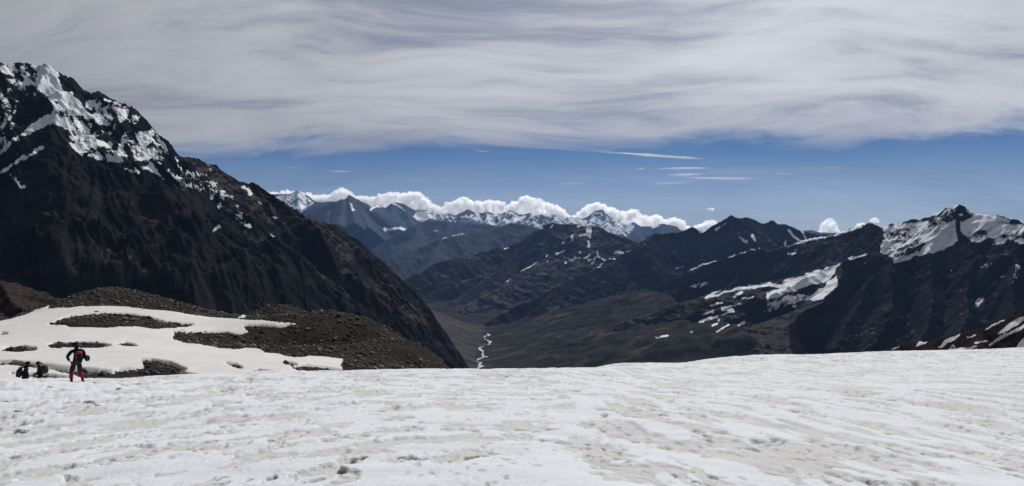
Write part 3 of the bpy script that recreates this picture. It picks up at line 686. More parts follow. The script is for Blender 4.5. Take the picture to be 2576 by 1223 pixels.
FSNOW = [('l', 1, 4, [(860, 500), (872, 496)]), ('l', .9, 2.4, [(880, 512), (890, 530)]), ('p', .1, [(683, 494), (755, 481), (790, 510), (760, 535), (720, 530)]), ('l', 1, 4, [(730, 524), (770, 522)]), ('p', 1, [(1055, 531), (1072, 532), (1090, 545), (1060, 560), (1040, 545)]),
         ('l', 1, 3, [(990, 512), (1005, 520), (1018, 530)]), ('l', 1, 3, [(930, 530), (945, 519), (968, 519)]), ('l', 1, 4, [(965, 578), (990, 574), (1020, 578)]), ('p', .9, [(1225, 540), (1255, 538), (1240, 552), (1222, 555)]), ('p', 1, [(1265, 560), (1300, 545), (1330, 541), (1320, 552), (1285, 562)]),
         ('p', .0, [(1290, 532), (1440, 548), (1470, 560), (1380, 575), (1290, 575), (1200, 560), (1150, 545)]), ('p', .75, [(1425, 553), (1445, 548), (1475, 553), (1478, 566), (1440, 562)]), ('p', .7, [(1478, 555), (1495, 548), (1500, 556), (1482, 560)]), ('p', .05, [(1490, 535), (1530, 535), (1600, 565), (1580, 592), (1520, 590), (1480, 565)]),
         ('l', .9, 3, [(1550, 577), (1570, 588)]), ('p', .0, [(1520, 530), (1540, 550), (1560, 560), (1530, 575), (1500, 545)]), ('l', .6, 3, [(1640, 572), (1655, 569)]), ('p', -.1, [(1040, 526), (1200, 540), (1180, 560), (1060, 560)]), ('l', .7, 2, [(1155, 548), (1190, 542)])]
def far_snow(sn, e):
    hol = (0.5 - e['g']) * 0.7 - e['rm'] * 0.6 + fbm(e['X'] / 160, e['Y'] / 160, 3, seed=71) * .5
    r = np.where(sn > -0.9, sn + hol * np.where(sn > .6, .4, 1.0), -0.62 + hol * 0.8 + sst(300, 800, e['Z']) * 0.10)
    return np.clip(r, -1, 1)
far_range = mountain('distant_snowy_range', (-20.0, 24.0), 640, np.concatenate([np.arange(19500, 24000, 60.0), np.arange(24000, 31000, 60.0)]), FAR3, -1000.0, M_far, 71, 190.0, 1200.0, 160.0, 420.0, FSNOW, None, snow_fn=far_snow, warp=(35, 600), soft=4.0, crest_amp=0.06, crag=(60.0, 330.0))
tag(far_range, 'distant blue range of snow streaked peaks below the white cumulus clouds', 'mountain range', kind='structure')

# ---- valley floor with the river ------------------------------------------
def ground_base(r):
    return np.interp(r, [40, 120, 300, 1000, 2000, 3500, 4500, 6200, 8000, 12000, 20000, 30000, 150000], [-90, -120, -180, -380, -560, -770, -800, -800, -790, -780, -760, -760, -760])
M_val = mountain_mat('valley_gravel', (0.0540, 0.0515, 0.0500, 1), (0.0290, 0.0280, 0.0280, 1), (0.1020, 0.0950, 0.0900, 1), 22.0, green=(0.0500, 0.0510, 0.0420, 1))
def build_valley():
    A = np.radians(np.concatenate([np.linspace(-60, -7, 50)[:-1], np.linspace(-7, 26, 300)[:-1], np.linspace(26, 60, 40)])); Rr = np.concatenate([np.geomspace(60, 3300, 36)[:-1], np.arange(3300, 8600, 24.0), np.geomspace(8600, 150000, 46)])
    X = Rr[:, None] * np.sin(A)[None]; Y = Rr[:, None] * np.cos(A)[None]
    r = np.hypot(X, Y)
    Z = ground_base(r) + 4 * fbm(X / 150, Y / 150, 4, seed=3)
    # scree fan on the left bank, long slope on the right bank: a narrow V with the river at the bottom
    inr = sst(3300, 3900, Y) * sst(8600, 6600, Y)
    inl = sst(3700, 4100, Y) * sst(6900, 6300, Y)
    lb = np.clip(-232 - X + 25 * fbm(X / 200, Y / 200, 3, seed=13), 0, 520) * 0.42
    q_ = np.clip(X + 150 + 40 * fbm(X / 260, Y / 260, 3, seed=14), 0, 2400)
    rb = 0.07 * q_ + 0.19 * q_ * q_ / (q_ + 250) + sst(0, 500, q_) * (46 * (ridged(X / 300 + Y / 900, Y / 260, 4, seed=15) - .5) + 10 * fbm(X / 60, Y / 60, 4, .6, seed=16))
    rb = rb - np.clip(X - 1150 - 60 * fbm(X / 200, Y / 200, 2, seed=18), 0, None) * .75
    Z = Z + lb * inl + rb * inr
    u_, v_ = project(X, Y, Z)
    wu_ = u_ + 3 * pn(X / 60, Y / 60, 19); wv_ = v_ + 1.2 * pn(X / 50, Y / 50, 20)
    sn_ = snow_mask(wu_, wv_, [s_ for s_ in RSNOW if s_[0] == 'l' and np.asarray(s_[-1])[:, 1].min() > 725], 4.0)
    g = 0.3 + 0.9 * fbm(X / 300, Y / 300, 4, seed=77)
    sc_ = 0.25 + 0.9 * fbm((X + .5 * Y) / 420, (Y - .5 * X) / 150, 4, .55, seed=78)
    ob = grid_mesh('valley_floor', X, Y, Z, M_val, {'snow': sn_, 'scree': sc_ + sst(-150, -270, X + 50 * fbm(X / 90, Y / 90, 3, seed=79)) * inl * (.45 - .6 * sc_) - sst(6600, 7200, Y) * .7, 'green': g - sst(-120, -260, X + 50 * fbm(X / 90, Y / 90, 3, seed=79)) * 1.5})
    tag(ob, 'dark valley floor with grey scree fan beside the river', 'valley', kind='structure')
build_valley()

m, t, b = new_mat('glacial_water')
b.inputs['Base Color'].default_value = (0.36, 0.36, 0.36, 1); b.inputs['Roughness'].default_value = 0.35; b.inputs['Specular IOR Level'].default_value = 0.5
M_river = m
def build_river():
    c = lambda x, y: ((1600 + x / 2.446) * .6289, (1000 + y / 2.446) * .6289)
    pts = [(855, 825), (880, 845), (830, 848), (825, 875), (850, 890), (885, 905), (870, 935), (830, 945), (775, 965), (790, 985), (815, 1005), (805, 1040), (850, 1062), (830, 1055), (770, 1075), (745, 1105), (800, 1110), (770, 1130), (800, 1145), (760, 1170), (725, 1190), (690, 1215), (700, 1260)]
    wpx = [5, 6, 6, 4, 4, 6, 5, 5, 5, 6, 8, 9, 7, 5, 8, 7, 6, 6, 7, 8, 10, 10, 10]
    W = []
    for (x, y), w in zip(pts, wpx):
        u, v = c(x, y)
        D = (798.5 + EYE) * FU / (v - 579.0)
        p = px(u, v, D); W.append((p[0], p[1], w * 1.05))
    W = np.array(W)
    # resample along the run
    s = np.concatenate([[0], np.cumsum(np.hypot(np.diff(W[:, 0]), np.diff(W[:, 1])))])
    q = np.linspace(0, s[-1], 240)
    x = np.interp(q, s, W[:, 0]); y = np.interp(q, s, W[:, 1]); w = np.interp(q, s, W[:, 2])
    k = np.ones(5) / 5
    for a in (x, y): a[2:-2] = np.convolve(a, k, 'valid')
    tx, ty = np.gradient(x), np.gradient(y); n = np.hypot(tx, ty); nx, ny = -ty / n, tx / n
    rows = []
    for j in (-1, 0, 1):
        rows.append((x + nx * w * j * (1.1 + .7 * np.sin(q / 60) + .35 * np.sin(q / 23)), y + ny * w * j * (1.1 + .7 * np.sin(q / 60) + .35 * np.sin(q / 23))))
    X = np.array([a for a, _ in rows]); Y = np.array([b_ for _, b_ in rows])
    Z = ground_base(np.hypot(X, Y)) + 6.0
    tag(grid_mesh('river', X, Y, Z, M_river), 'pale braided river winding along the valley bottom', 'river', kind='structure')
build_river()
# ---- near slopes at both edges --------------------------------------------
M_spur = mountain_mat('brown_rubble_slope', (0.050, 0.038, 0.032, 1), (0.026, 0.022, 0.021, 1), (0.060, 0.045, 0.038, 1), 3.0, snow_col=(0.66, 0.66, 0.65))
c8 = lambda L: [(2138 + .17 * x, 754.7 + .17 * y) for x, y in L]
SPUR = [rdg([(2150, 960, .84), (2200, 905, .85), (2228, 886, .85), (2257, 872, .86), (2282, 860, .87), (2333, 856, .88), (2350, 852, .88), (2417, 839, .9), (2470, 825, .9), (2520, 803, .92), (2576, 777, .93), (2700, 720, .95), (2900, 640, 1.0), (3200, 560, 1.05)], 0.6, 0.42, L=300, c=.2)]
SPSNOW = [('p', 1, c8(L)) for L in [
    [(530, 772), (740, 672), (725, 698), (600, 762)], [(965, 692), (1010, 620), (1155, 600), (1130, 640), (1060, 660), (985, 692)],
    [(1265, 698), (1330, 680), (1400, 600), (1500, 545), (1640, 498), (1600, 555), (1540, 600), (1450, 640), (1360, 702)],
    [(2140, 528), (2280, 420), (2330, 370), (2460, 280), (2600, 240), (2600, 285), (2400, 420), (2250, 492)], [(2010, 697), (2160, 580), (2280, 500), (2330, 490), (2600, 345), (2600, 400), (2330, 530), (2150, 640), (2040, 690)],
    [(1270, 800), (1280, 762), (1420, 735), (1570, 710), (1750, 710), (1870, 665), (1940, 658), (1840, 710), (1760, 752), (1600, 800)], [(2450, 760), (2490, 650), (2600, 530), (2800, 500), (2800, 760)]]]
SPSNOW += [('l', .9, 1.6, c8([(1710, 562), (1800, 540), (1890, 500), (1940, 482)])), ('l', .9, 1.8, c8([(2020, 438), (2110, 375), (2285, 300)])), ('l', .9, 2.4, c8([(1860, 635), (1920, 620)])), ('l', .9, 2.0, c8([(1960, 618), (2040, 605)])), ('l', .8, 1.8, c8([(1470, 705), (1550, 672)]))]
spur = mountain('rocky_slope_with_snow_strips', (20, 46), 330, np.concatenate([np.arange(420, 700, 14.0), np.arange(700, 1050, 3.0)]), SPUR, -330.0, M_spur, 83, 9.0, 60.0, 3.0, 30.0, SPSNOW, lambda e: 0.3 + 0 * e['X'], soft=3.0, warp=(4, 40), crest_amp=0.3, gdepth=.35)
tag(spur, 'dark rubble slope with diagonal snow strips at the right edge', 'slope', kind='structure')
M_brown = mountain_mat('red_brown_slope', (0.040, 0.034, 0.032, 1), (0.022, 0.0195, 0.019, 1), (0.060, 0.048, 0.043, 1), 3.0)
BROWN = [rdg([(-500, 600, .72), (-200, 665, .76), (0, 702, .8), (37, 711, .8), (65, 728, .8), (99, 741, .8), (136, 745, .8), (158, 753, .8), (200, 790, .8), (260, 850, .8)], 0.6, 0.55, L=300, c=.2),
         rdg([(0, 702, .8), (20, 740, .72), (60, 790, .64)], .45, .7), rdg([(-120, 680, .78), (-60, 760, .68), (-20, 830, .58)], .5, .7)]
brown = mountain('reddish_brown_slope', (-46, -25), 260, np.concatenate([np.arange(420, 560, 10.0), np.arange(560, 900, 3.0)]), BROWN, -330.0, M_brown, 91, 16.0, 70.0, 6.0, 35.0, (), lambda e: sst(.9, .4, e['sl']) * .8, soft=3.0, warp=(5, 40), crest_amp=0.1, gdepth=.3)
tag(brown, 'reddish brown slope at the left edge behind the snowy moraine', 'slope', kind='structure')

# ---- moraine hill ----------------------------------------------------------
def cz(u, D, z):
    a = math.atan2((u - CU), FU); return (math.sin(a) * D, math.cos(a) * D, z)
MOR = [px(u, v, D) for u, v, D in [
    (-500, 900, 220), (-500, 960, 110), (-250, 858, 270), (-250, 960, 95), (0, 811, 310), (70, 790, 322), (125, 769, 332), (180, 745, 342), (250, 732, 350), (310, 730, 352), (400, 750, 346), (480, 770, 342), (560, 788, 338), (615, 797, 336),
    (645, 781, 425), (700, 777, 432), (760, 785, 425), (800, 808, 390), (835, 813, 345), (870, 829, 325), (930, 855, 300), (1000, 885, 270), (1060, 910, 245), (1115, 938, 222), (1160, 975, 205),
    (300, 800, 232), (300, 868, 152), (300, 950, 96), (0, 868, 182), (0, 955, 92), (600, 850, 232), (600, 900, 152), (600, 946, 102), (850, 880, 215), (860, 905, 160), (900, 940, 118), (1040, 940, 160), (450, 820, 250), (150, 810, 250), (750, 830, 300), (1115, 1000, 120)]]
MOR += [cz(*q) for q in [(-250, 360, -70), (0, 385, -62), (0, 470, -105), (180, 420, -52), (300, 435, -48), (300, 540, -95), (480, 430, -56), (480, 540, -105), (615, 390, -46), (700, 500, -62), (700, 600, -120), (900, 420, -88), (870, 520, -130), (1060, 330, -78), (1000, 450, -130), (1180, 260, -85), (1250, 330, -120), (1300, 200, -75)]]
mor_z = tps(MOR)
S_OUT = [(-500, 850), (-250, 846), (0, 810), (34, 803), (71, 790), (107, 777), (122, 771), (121, 779), (175, 775), (235, 770), (283, 772), (339, 775), (424, 784), (470, 791), (523, 799), (562, 802), (624, 807), (685, 810), (747, 814), (713, 824), (701, 826), (655, 820), (608, 820), (624, 836), (605, 844), (562, 836), (513, 836), (470, 837), (439, 832),
         (436, 842), (436, 856), (463, 865), (500, 870), (550, 878), (593, 881), (624, 878), (655, 881), (670, 891), (701, 893), (735, 904), (769, 901), (775, 898), (809, 899), (840, 904), (861, 908), (855, 921), (867, 938), (880, 1000), (900, 1100), (-500, 1100)]
m3 = lambda L: [(x * .2829, 660 + y * .2829) for x, y in L]
m4 = lambda L: [(503 + .293 * x, 660 + .293 * y) for x, y in L]
HOLES = [m3([(440, 556), (520, 520), (620, 482), (780, 462), (950, 460), (1150, 465), (1300, 490), (1420, 520), (1560, 545), (1720, 558), (1680, 575), (1560, 586), (1400, 592), (1250, 578), (1100, 572), (1000, 582), (850, 586), (640, 580), (580, 574), (620, 556), (500, 562)]),
         m3([(420, 745), (500, 725), (700, 716), (900, 728), (985, 750), (880, 772), (700, 768), (560, 765), (540, 778), (460, 775)]), m3([(1020, 738), (1100, 722), (1200, 740), (1215, 757), (1110, 752)]), m3([(-200, 770), (0, 778), (60, 765), (200, 756), (310, 770), (322, 795), (240, 800), (140, 810), (0, 800), (-200, 800)]),
         m3([(740, 968), (1000, 985), (1060, 965), (1200, 960), (1280, 935), (1250, 880), (1350, 880), (1500, 900), (1660, 962), (1640, 975), (1570, 985), (1700, 1015), (1745, 1022), (1500, 1034), (1200, 1040), (900, 1060), (760, 1060), (600, 1000)]),
         m3([(430, 972), (600, 982), (750, 975), (760, 1045), (640, 1012), (500, 992)]), m3([(100, 1008), (300, 1015), (450, 1030), (600, 1047), (400, 1058), (200, 1030)]), m3([(0, 905), (110, 898), (200, 915), (300, 945), (380, 965), (200, 945), (100, 932), (0, 930)]),
         m4([(215, 878), (300, 893), (355, 922), (280, 912)]), m4([(430, 965), (490, 938), (560, 948), (645, 967), (480, 975)]), m4([(705, 868), (760, 874), (820, 890), (780, 892), (715, 885)]), m4([(770, 905), (900, 898), (1050, 920), (1250, 940), (1260, 990), (880, 990), (840, 940)]), m3([(0, 636), (60, 638), (55, 648), (0, 648)])]
EXTRA = [m4([(335, 478), (360, 452), (400, 445), (412, 452), (385, 472), (350, 482)]), m4([(850, 535), (800, 528), (700, 530), (770, 540)])]
def build_moraine():
    A = np.radians(np.linspace(-43, -1.0, 640)); Rr = np.concatenate([np.arange(70, 130, 0.9), np.arange(130, 240, 1.3), np.arange(240, 460, 1.6), np.arange(460, 620, 8.0)])
    X = Rr[:, None] * np.sin(A)[None]; Y = Rr[:, None] * np.cos(A)[None]
    Z0 = mor_z(X, Y)
    rough = fbm(X / 14, Y / 14, 3, seed=301) * 0.4 + ridged(X / 2.6, Y / 2.6, 3, seed=305) * 0.35
    u, v = project(X, Y, Z0)
    wu = u + 4 * pn(X / 9, Y / 9, 311) + 2.5 * pn(X / 3, Y / 3, 312); wv = v + 1.5 * pn(X / 9, Y / 9, 313) + 1.2 * pn(X / 3, Y / 3, 314)
    sd = poly_sd(wu, wv, S_OUT)
    for h in HOLES:
        sd = np.minimum(sd, -poly_sd(wu, wv, h) - 1.3)
    for h in EXTRA:
        sd = np.maximum(sd, poly_sd(wu, wv, h))
    # dirt washed over the snow step at the far left
    dirt = np.maximum(0, poly_sd(u, v, m3([(-100, 890), (120, 880), (320, 895), (600, 930), (900, 960), (760, 1000), (450, 985), (250, 945), (-100, 925)]))) * 0.12
    rock = grid_mesh('moraine_hill', X, Y, Z0 + rough - 0.3, M_mor, {'snow': np.full(X.shape, -1.0), 'scree': 0.3 + 0.35 * fbm(X / 40, Y / 40, 3, seed=320)})
    tag(rock, 'dark rubble moraine hill partly covered by snow at the left', 'moraine', kind='structure')
    hs = np.clip(sd / 1.6, -3.2, 0.25) * 0.7 + 0.06 * fbm(X / 6, Y / 6, 3, seed=331)
    # step in the snow at far left
    Zs = Z0 + hs + 0.15
    keep = sd > -6
    snow = grid_mesh('snow_patch', X, Y, Zs, M_msnow, {'dirt': dirt}, keep=keep)
    tag(snow, 'smooth white snow sheet with rock gaps lying on the moraine hill', 'snow patch', kind='structure')
    return None
M_mor = mountain_mat('moraine_rubble', (0.060, 0.053, 0.049, 1), (0.034, 0.031, 0.030, 1), (0.088, 0.078, 0.072, 1), 1.3, bump=1.2)

m, t, b = new_mat('old_snow')
co = t.node('ShaderNodeTexCoord').outputs['Object']
mp = t.node('ShaderNodeMapping'); t.l.new(co, mp.inputs['Vector']); mp.inputs['Rotation'].default_value = (0, 0, R(35)); mp.inputs['Scale'].default_value = (1, .25, 1)
na = t.noise(mp.outputs[0], 0.5, 6, 0.6); nb = t.noise(co, 0.09, 5, 0.6)
c = t.mix(t.lin(na, 0.3, 0.7), (0.52, 0.515, 0.505, 1), (0.60, 0.595, 0.585, 1))
c = t.mix(t.sstep(nb, 0.5, 0.75, 0, .4), c, (0.42, 0.405, 0.38, 1))
dt = t.node('ShaderNodeAttribute', attribute_name='dirt').outputs['Fac']
c = t.mix(t.math('MULTIPLY', dt, t.lin(na, .2, .8, .5, 1.4), clamp=True), c, (0.16, 0.145, 0.13, 1))
t.l.new(c, b.inputs['Base Color'])
bu = t.node('ShaderNodeBump'); bu.inputs['Distance'].default_value = 0.35; bu.inputs['Strength'].default_value = 0.5
t.l.new(na, bu.inputs['Height']); t.l.new(bu.outputs[0], b.inputs['Normal'])
M_msnow = m
build_moraine()

def hit(u, v, zf, D0, D1, n=400):
    """walk along the ray of a photo point until it meets a height function"""
    Ds = np.linspace(D0, D1, n); P = pxa(np.full(n, u), np.full(n, v), Ds)
    dz = P[:, 2] - zf(P[:, 0], P[:, 1])
    k = np.where(dz <= 0)[0]
    i = k[0] if len(k) else int(np.argmin(np.abs(dz)))
    return Ds[i], (P[i, 0], P[i, 1], float(zf(P[i:i + 1, 0], P[i:i + 1, 1])[0]))

# ---- near snowfield --------------------------------------------------------
NEAR = []
def plane(d): return -0.0 - 0.146 * d
for u in (-900, -300, 0, 400, 900, 1288, 1700, 2200, 2800, 3300):
    for d in (3, 9, 16, 24):
        NEAR.append(cz(u, d, plane(d)))
for u, v, D in [(-700, 985, 38), (-300, 972, 41), (0, 959, 43.5), (194, 957, 43.5), (480, 947, 47), (700, 942, 50), (1000, 938, 56), (1320, 938, 66), (1500, 924, 80), (1800, 904, 100), (2200, 888, 118), (2576, 881, 130), (3000, 876, 140), (3500, 880, 145)]:
    p = px(u, v, D); NEAR.append(p)
    # a little before and beyond the brow
    zb = p[2]; hw = math.hypot(p[0], p[1])
    for f, dz in ((1.16, -0.34), (1.5, -0.40), (2.3, -0.45)):
        NEAR.append((p[0] * f, p[1] * f, zb + dz * (f - 1) * hw))
for u, v, D in [(194, 962.5, 39.5), (1320, 965, 42), (1800, 945, 60), (2200, 930, 70), (2576, 930, 72), (2576, 1010, 35), (2200, 985, 35), (1800, 990, 33), (1800, 918, 82), (2576, 895, 108), (2200, 902, 97), (1000, 960, 40), (600, 965, 37)]:
    NEAR.append(px(u, v, D))
near_z0 = tps(NEAR, 1e-5)
HIK = px(194, 962, 39.5)
def snow_relief(x, y):
    r = np.hypot(x, y)
    # plates of clean snow lying on an older dirty layer; they run out away from the viewer
    ca, sa = math.cos(R(-9)), math.sin(R(-9))
    p = x * ca - y * sa; q = x * sa + y * ca
    wob = 0.45 * fbm(x / 0.9, y / 0.9, 3, seed=411)
    wr = sst(-2.0, 5.0, x)
    nl = fbm(x / 1.15 + wob, y / 1.7 + wob, 5, 0.58, seed=401)
    nr = fbm(p / 0.75 + wob * .6, q / 4.2 + wob * .4, 5, 0.56, seed=403)
    n = nl * (1 - wr) + nr * wr + 0.30 * fbm(x / 5, y / 5, 2, seed=402) + 0.03
    plate = sst(-0.03, 0.05, n)
    rim = np.exp(-((n + 0.02) / 0.06) ** 2)
    step = 0.35 + 0.9 * sst(-.25, .35, fbm(x / 1.9, y / 1.9, 2, seed=407))
    dirty = 1 - plate
    crumbs = ridged(x / 0.30, y / 0.42, 3, 0.6, seed=421)
    pitn = fbm(p / 0.30 + wob * .5, q / 0.75, 3, .6, seed=431)
    sel = sst(-.1, .3, fbm(x / 2.4, y / 2.4, 2, seed=433))
    dash = sst(.24, .44, fbm(p / 0.16, q / 0.34, 2, seed=435)) * sst(-.2, .3, fbm(x / 3.1, y / 3.1, 2, seed=436))
    pits = np.maximum(sst(0.16, 0.34, pitn) * (0.40 * dirty + 1.0 * rim + .10) * sel, dash * (.75 * dirty + .30))
    h = 0.048 * plate * step + dirty * 0.034 * (crumbs - .5) - 0.085 * pits + 0.035 * fbm(x / 1.6, y / 1.6, 3, seed=441) + 0.10 * fbm(x / 7, y / 7, 2, seed=443) + plate * 0.006 * fbm(x / .3, y / .3, 2, seed=445)
    # trodden snow near the path of the walkers
    tr = sst(9.0, 3.0, np.hypot((x - HIK[0] - 1) / 1.6, (y - HIK[1] + 3)))
    h = h + tr * (0.09 * ridged(x / 0.8, y / 0.8, 3, seed=451) - 0.045)
    return h, plate, pits, dirty * crumbs
def near_z(x, y):
    return near_z0(x, y) + snow_relief(x, y)[0]
def build_near():
    A = np.radians(np.linspace(-44, 44, 760))
    Rr = [3.0]
    while Rr[-1] < 230:
        r = Rr[-1]
        Rr.append(r + (min(max(r * r / 2300, 0.05), 0.36) if r < 75 else (0.7 if r < 140 else 5.0)))
    Rr = np.array(Rr)
    X = Rr[:, None] * np.sin(A)[None]; Y = Rr[:, None] * np.cos(A)[None]
    h, plate, pits, dc = snow_relief(X, Y)
    Z = near_z0(X, Y) + h
    o = grid_mesh('snowfield', X, Y, Z, M_snow, {'plate': plate, 'pit': pits, 'crumb': dc})
    tag(o, 'wide near snowfield of white plates over dirty older snow', 'snowfield', kind='structure')
m, t, b = new_mat('weathered_snow')
co = t.node('ShaderNodeTexCoord').outputs['Object']
pl = t.node('ShaderNodeAttribute', attribute_name='plate').outputs['Fac']
pt = t.node('ShaderNodeAttribute', attribute_name='pit').outputs['Fac']
cr = t.node('ShaderNodeAttribute', attribute_name='crumb').outputs['Fac']
n1 = t.noise(co, 14.0, 5, 0.65); n2 = t.noise(co, 1.2, 5, 0.6); n3 = t.noise(co, 0.12, 4, 0.6)
dirtc = t.mix(t.lin(n2, 0.3, 0.7), (0.475, 0.475, 0.475, 1), (0.565, 0.568, 0.572, 1))
dirtc = t.mix(t.sstep(n1, 0.55, 0.8, 0, 0.5), dirtc, (0.33, 0.322, 0.315, 1))
clean = t.mix(t.lin(n2, 0.3, 0.75), (0.59, 0.62, 0.66, 1), (0.64, 0.665, 0.70, 1))
c = t.mix(t.sstep(t.math('ADD', pl, t.math('MULTIPLY', t.math('SUBTRACT', n1, .5), .35)), 0.3, 0.75), dirtc, clean)
c = t.mix(t.math('MULTIPLY', pt, 0.9, clamp=True), c, (0.10, 0.09, 0.082, 1))
t.l.new(c, b.inputs['Base Color'])
b.inputs['Roughness'].default_value = 0.8; b.inputs['Specular IOR Level'].default_value = 0.04
bu = t.node('ShaderNodeBump'); bu.inputs['Distance'].default_value = 0.03; bu.inputs['Strength'].default_value = 0.7
t.l.new(t.math('ADD', n1, t.math('MULTIPLY', t.noise(co, 45.0, 2, .6), .35)), bu.inputs['Height']); t.l.new(bu.outputs[0], b.inputs['Normal'])
M_snow = m
build_near()
# ----------------------------------------------------------------------------
# CUMULUS CLOUDS behind the far range
# ----------------------------------------------------------------------------
from mathutils import noise as mnoise
m = bpy.data.materials.new('cloud_vapour'); m.use_nodes = True
t = NT(m.node_tree); t.n.clear()
out = t.node('ShaderNodeOutputMaterial'); vo = t.node('ShaderNodeVolumePrincipled')
vo.inputs['Color'].default_value = (1, 1, 1, 1); vo.inputs['Density'].default_value = 0.0085; vo.inputs['Anisotropy'].default_value = 0.68
t.l.new(vo.outputs[0], out.inputs['Volume'])
M_cloud = m
def build_cloud(label, outline, base_v, D, seed, rmin=3.5, rmax=8.5):
    rnd = random.Random(seed)
    bm = bmesh.new()
    k = D / FU
    us = [p[0] for p in outline]; vs = [p[1] + (3.0 if rmax > 5 else 0.0) for p in outline]
    n = max(6, int((us[-1] - us[0]) / 5.0))
    puffs = []
    for i in range(n):
        u = us[0] + (us[-1] - us[0]) * (i + rnd.random() * .8) / n
        top = float(np.interp(u, us, vs))
        r = min(rmax, max(rmin, (base_v - top) * rnd.uniform(.32, .5)))
        puffs.append((u, top + r, r))
        v = top + r * 1.7
        while v < base_v:
            rr = rnd.uniform(.6, 1.0) * rmax
            puffs.append((u + rnd.uniform(-3, 3), v, min(rr, rmax))); v += rr * .8
    for (u, v, r) in puffs:
        c = Vector(px(u, v, D + rnd.uniform(-1, 1) * 250.0))
        rad = r * k
        res = bmesh.ops.create_icosphere(bm, subdivisions=3, radius=1.0)
        off = Vector((rnd.uniform(0, 99), rnd.uniform(0, 99), 0))
        for vert in res['verts']:
            d = vert.co.normalized()
            h = mnoise.fractal(d * 1.9 + off, 0.8, 2.1, 4) * 0.36 + abs(mnoise.noise(d * 3.8 + off)) * 0.30 - .02
            q = d * rad * (0.86 + h)
            q.z *= 0.85
            vert.co = c + q
    me = bpy.data.meshes.new('puffs'); bm.to_mesh(me); bm.free()
    tmp = bpy.data.objects.new('puffs', me); COL.objects.link(tmp)
    rm = tmp.modifiers.new('r', 'REMESH'); rm.mode = 'VOXEL'; rm.voxel_size = 30.0 if rmax > 5 else 20.0
    dg = bpy.context.evaluated_depsgraph_get(); dg.update()
    me2 = bpy.data.meshes.new_from_object(tmp.evaluated_get(dg)); me2.name = 'cumulus_cloud'
    bpy.data.objects.remove(tmp); bpy.data.meshes.remove(me)
    nv = len(me2.vertices); co = np.empty(nv * 3, f32); no = np.empty(nv * 3, f32)
    me2.vertices.foreach_get('co', co); me2.vertices.foreach_get('normal', no)
    co = co.reshape(-1, 3).astype(float); no = no.reshape(-1, 3)
    def bil(L, s):
        return np.abs(pn(co[:, 0] / L, co[:, 2] / L, s)) + np.abs(pn(co[:, 1] / L + co[:, 2] / L, co[:, 0] / L, s + 3)) - .55
    kk = 1.0 if rmax > 5 else .4
    co = co + no * (kk * (110 * bil(330.0, seed) + 55 * bil(140.0, seed + 9)))[:, None]
    me2.vertices.foreach_set('co', co.astype(f32).reshape(-1))
    me2.materials.clear(); me2.materials.append(M_cloud)
    o = bpy.data.objects.new('cumulus_cloud', me2); COL.objects.link(o)
    tag(o, label, 'cloud', 'cumulus clouds above the far range')
CL = 44000.0
build_cloud('long low cloud bank touching the dark left slope behind the leftmost far peak', [(655, 480), (680, 477), (700, 480), (728, 474), (745, 482), (765, 482), (800, 486), (835, 484), (846, 472), (858, 469), (878, 474), (886, 488), (925, 488)], 512, CL, 1)
build_cloud('broad white cloud bank left of centre behind the glacier peak', [(925, 492), (945, 488), (968, 480), (985, 478), (1000, 482), (1020, 481), (1040, 476), (1058, 482), (1072, 490), (1082, 502), (1098, 512), (1112, 522)], 535, CL, 2)
build_cloud('puffy cloud bank between the two broadest banks over the small far peaks', [(1112, 515), (1125, 506), (1145, 500), (1162, 489), (1178, 495), (1192, 504), (1215, 502), (1232, 496), (1250, 500), (1268, 502)], 540, CL, 3)
build_cloud('tall white cloud with the highest crest, left of the pyramid peak', [(1272, 512), (1290, 505), (1302, 500), (1312, 489), (1325, 486), (1345, 492), (1362, 497), (1380, 508), (1400, 512), (1418, 522), (1435, 540)], 548, CL, 4)
build_cloud('rounded white cloud directly behind the pyramid shaped peak', [(1442, 540), (1455, 528), (1470, 518), (1482, 508), (1500, 503), (1515, 508), (1530, 515), (1545, 518), (1556, 530)], 556, CL, 5)
build_cloud('ragged cloud row just right of the pyramid peak', [(1563, 530), (1580, 524), (1600, 520), (1612, 534), (1630, 538), (1655, 534), (1668, 548), (1690, 543), (1710, 545), (1722, 556), (1734, 572)], 582, CL, 6)
build_cloud('small pale cloud resting on the slope left of the jagged ridge', [(1738, 568), (1755, 560), (1780, 551), (1800, 552)], 578, CL, 7, 3, 8)
build_cloud('tiny lone cloud floating above the jagged ridge', [(1780, 524), (1787, 521), (1797, 524)], 529, CL, 8, 2, 3)
build_cloud('small upright cloud in the gap before the snowy pointed peak', [(2062, 574), (2070, 558), (2080, 549), (2090, 544), (2098, 556), (2110, 578)], 592, CL, 9, 3, 9)
build_cloud('cloud tip peeping over the ridge beside the snowy pointed peak', [(2152, 570), (2165, 555), (2178, 560)], 574, CL, 10, 3, 6)
build_cloud('faint little cloud wisp highest above the ridge near the snowy pointed peak', [(2190, 552), (2200, 545), (2208, 552)], 560, CL, 11, 2, 4)

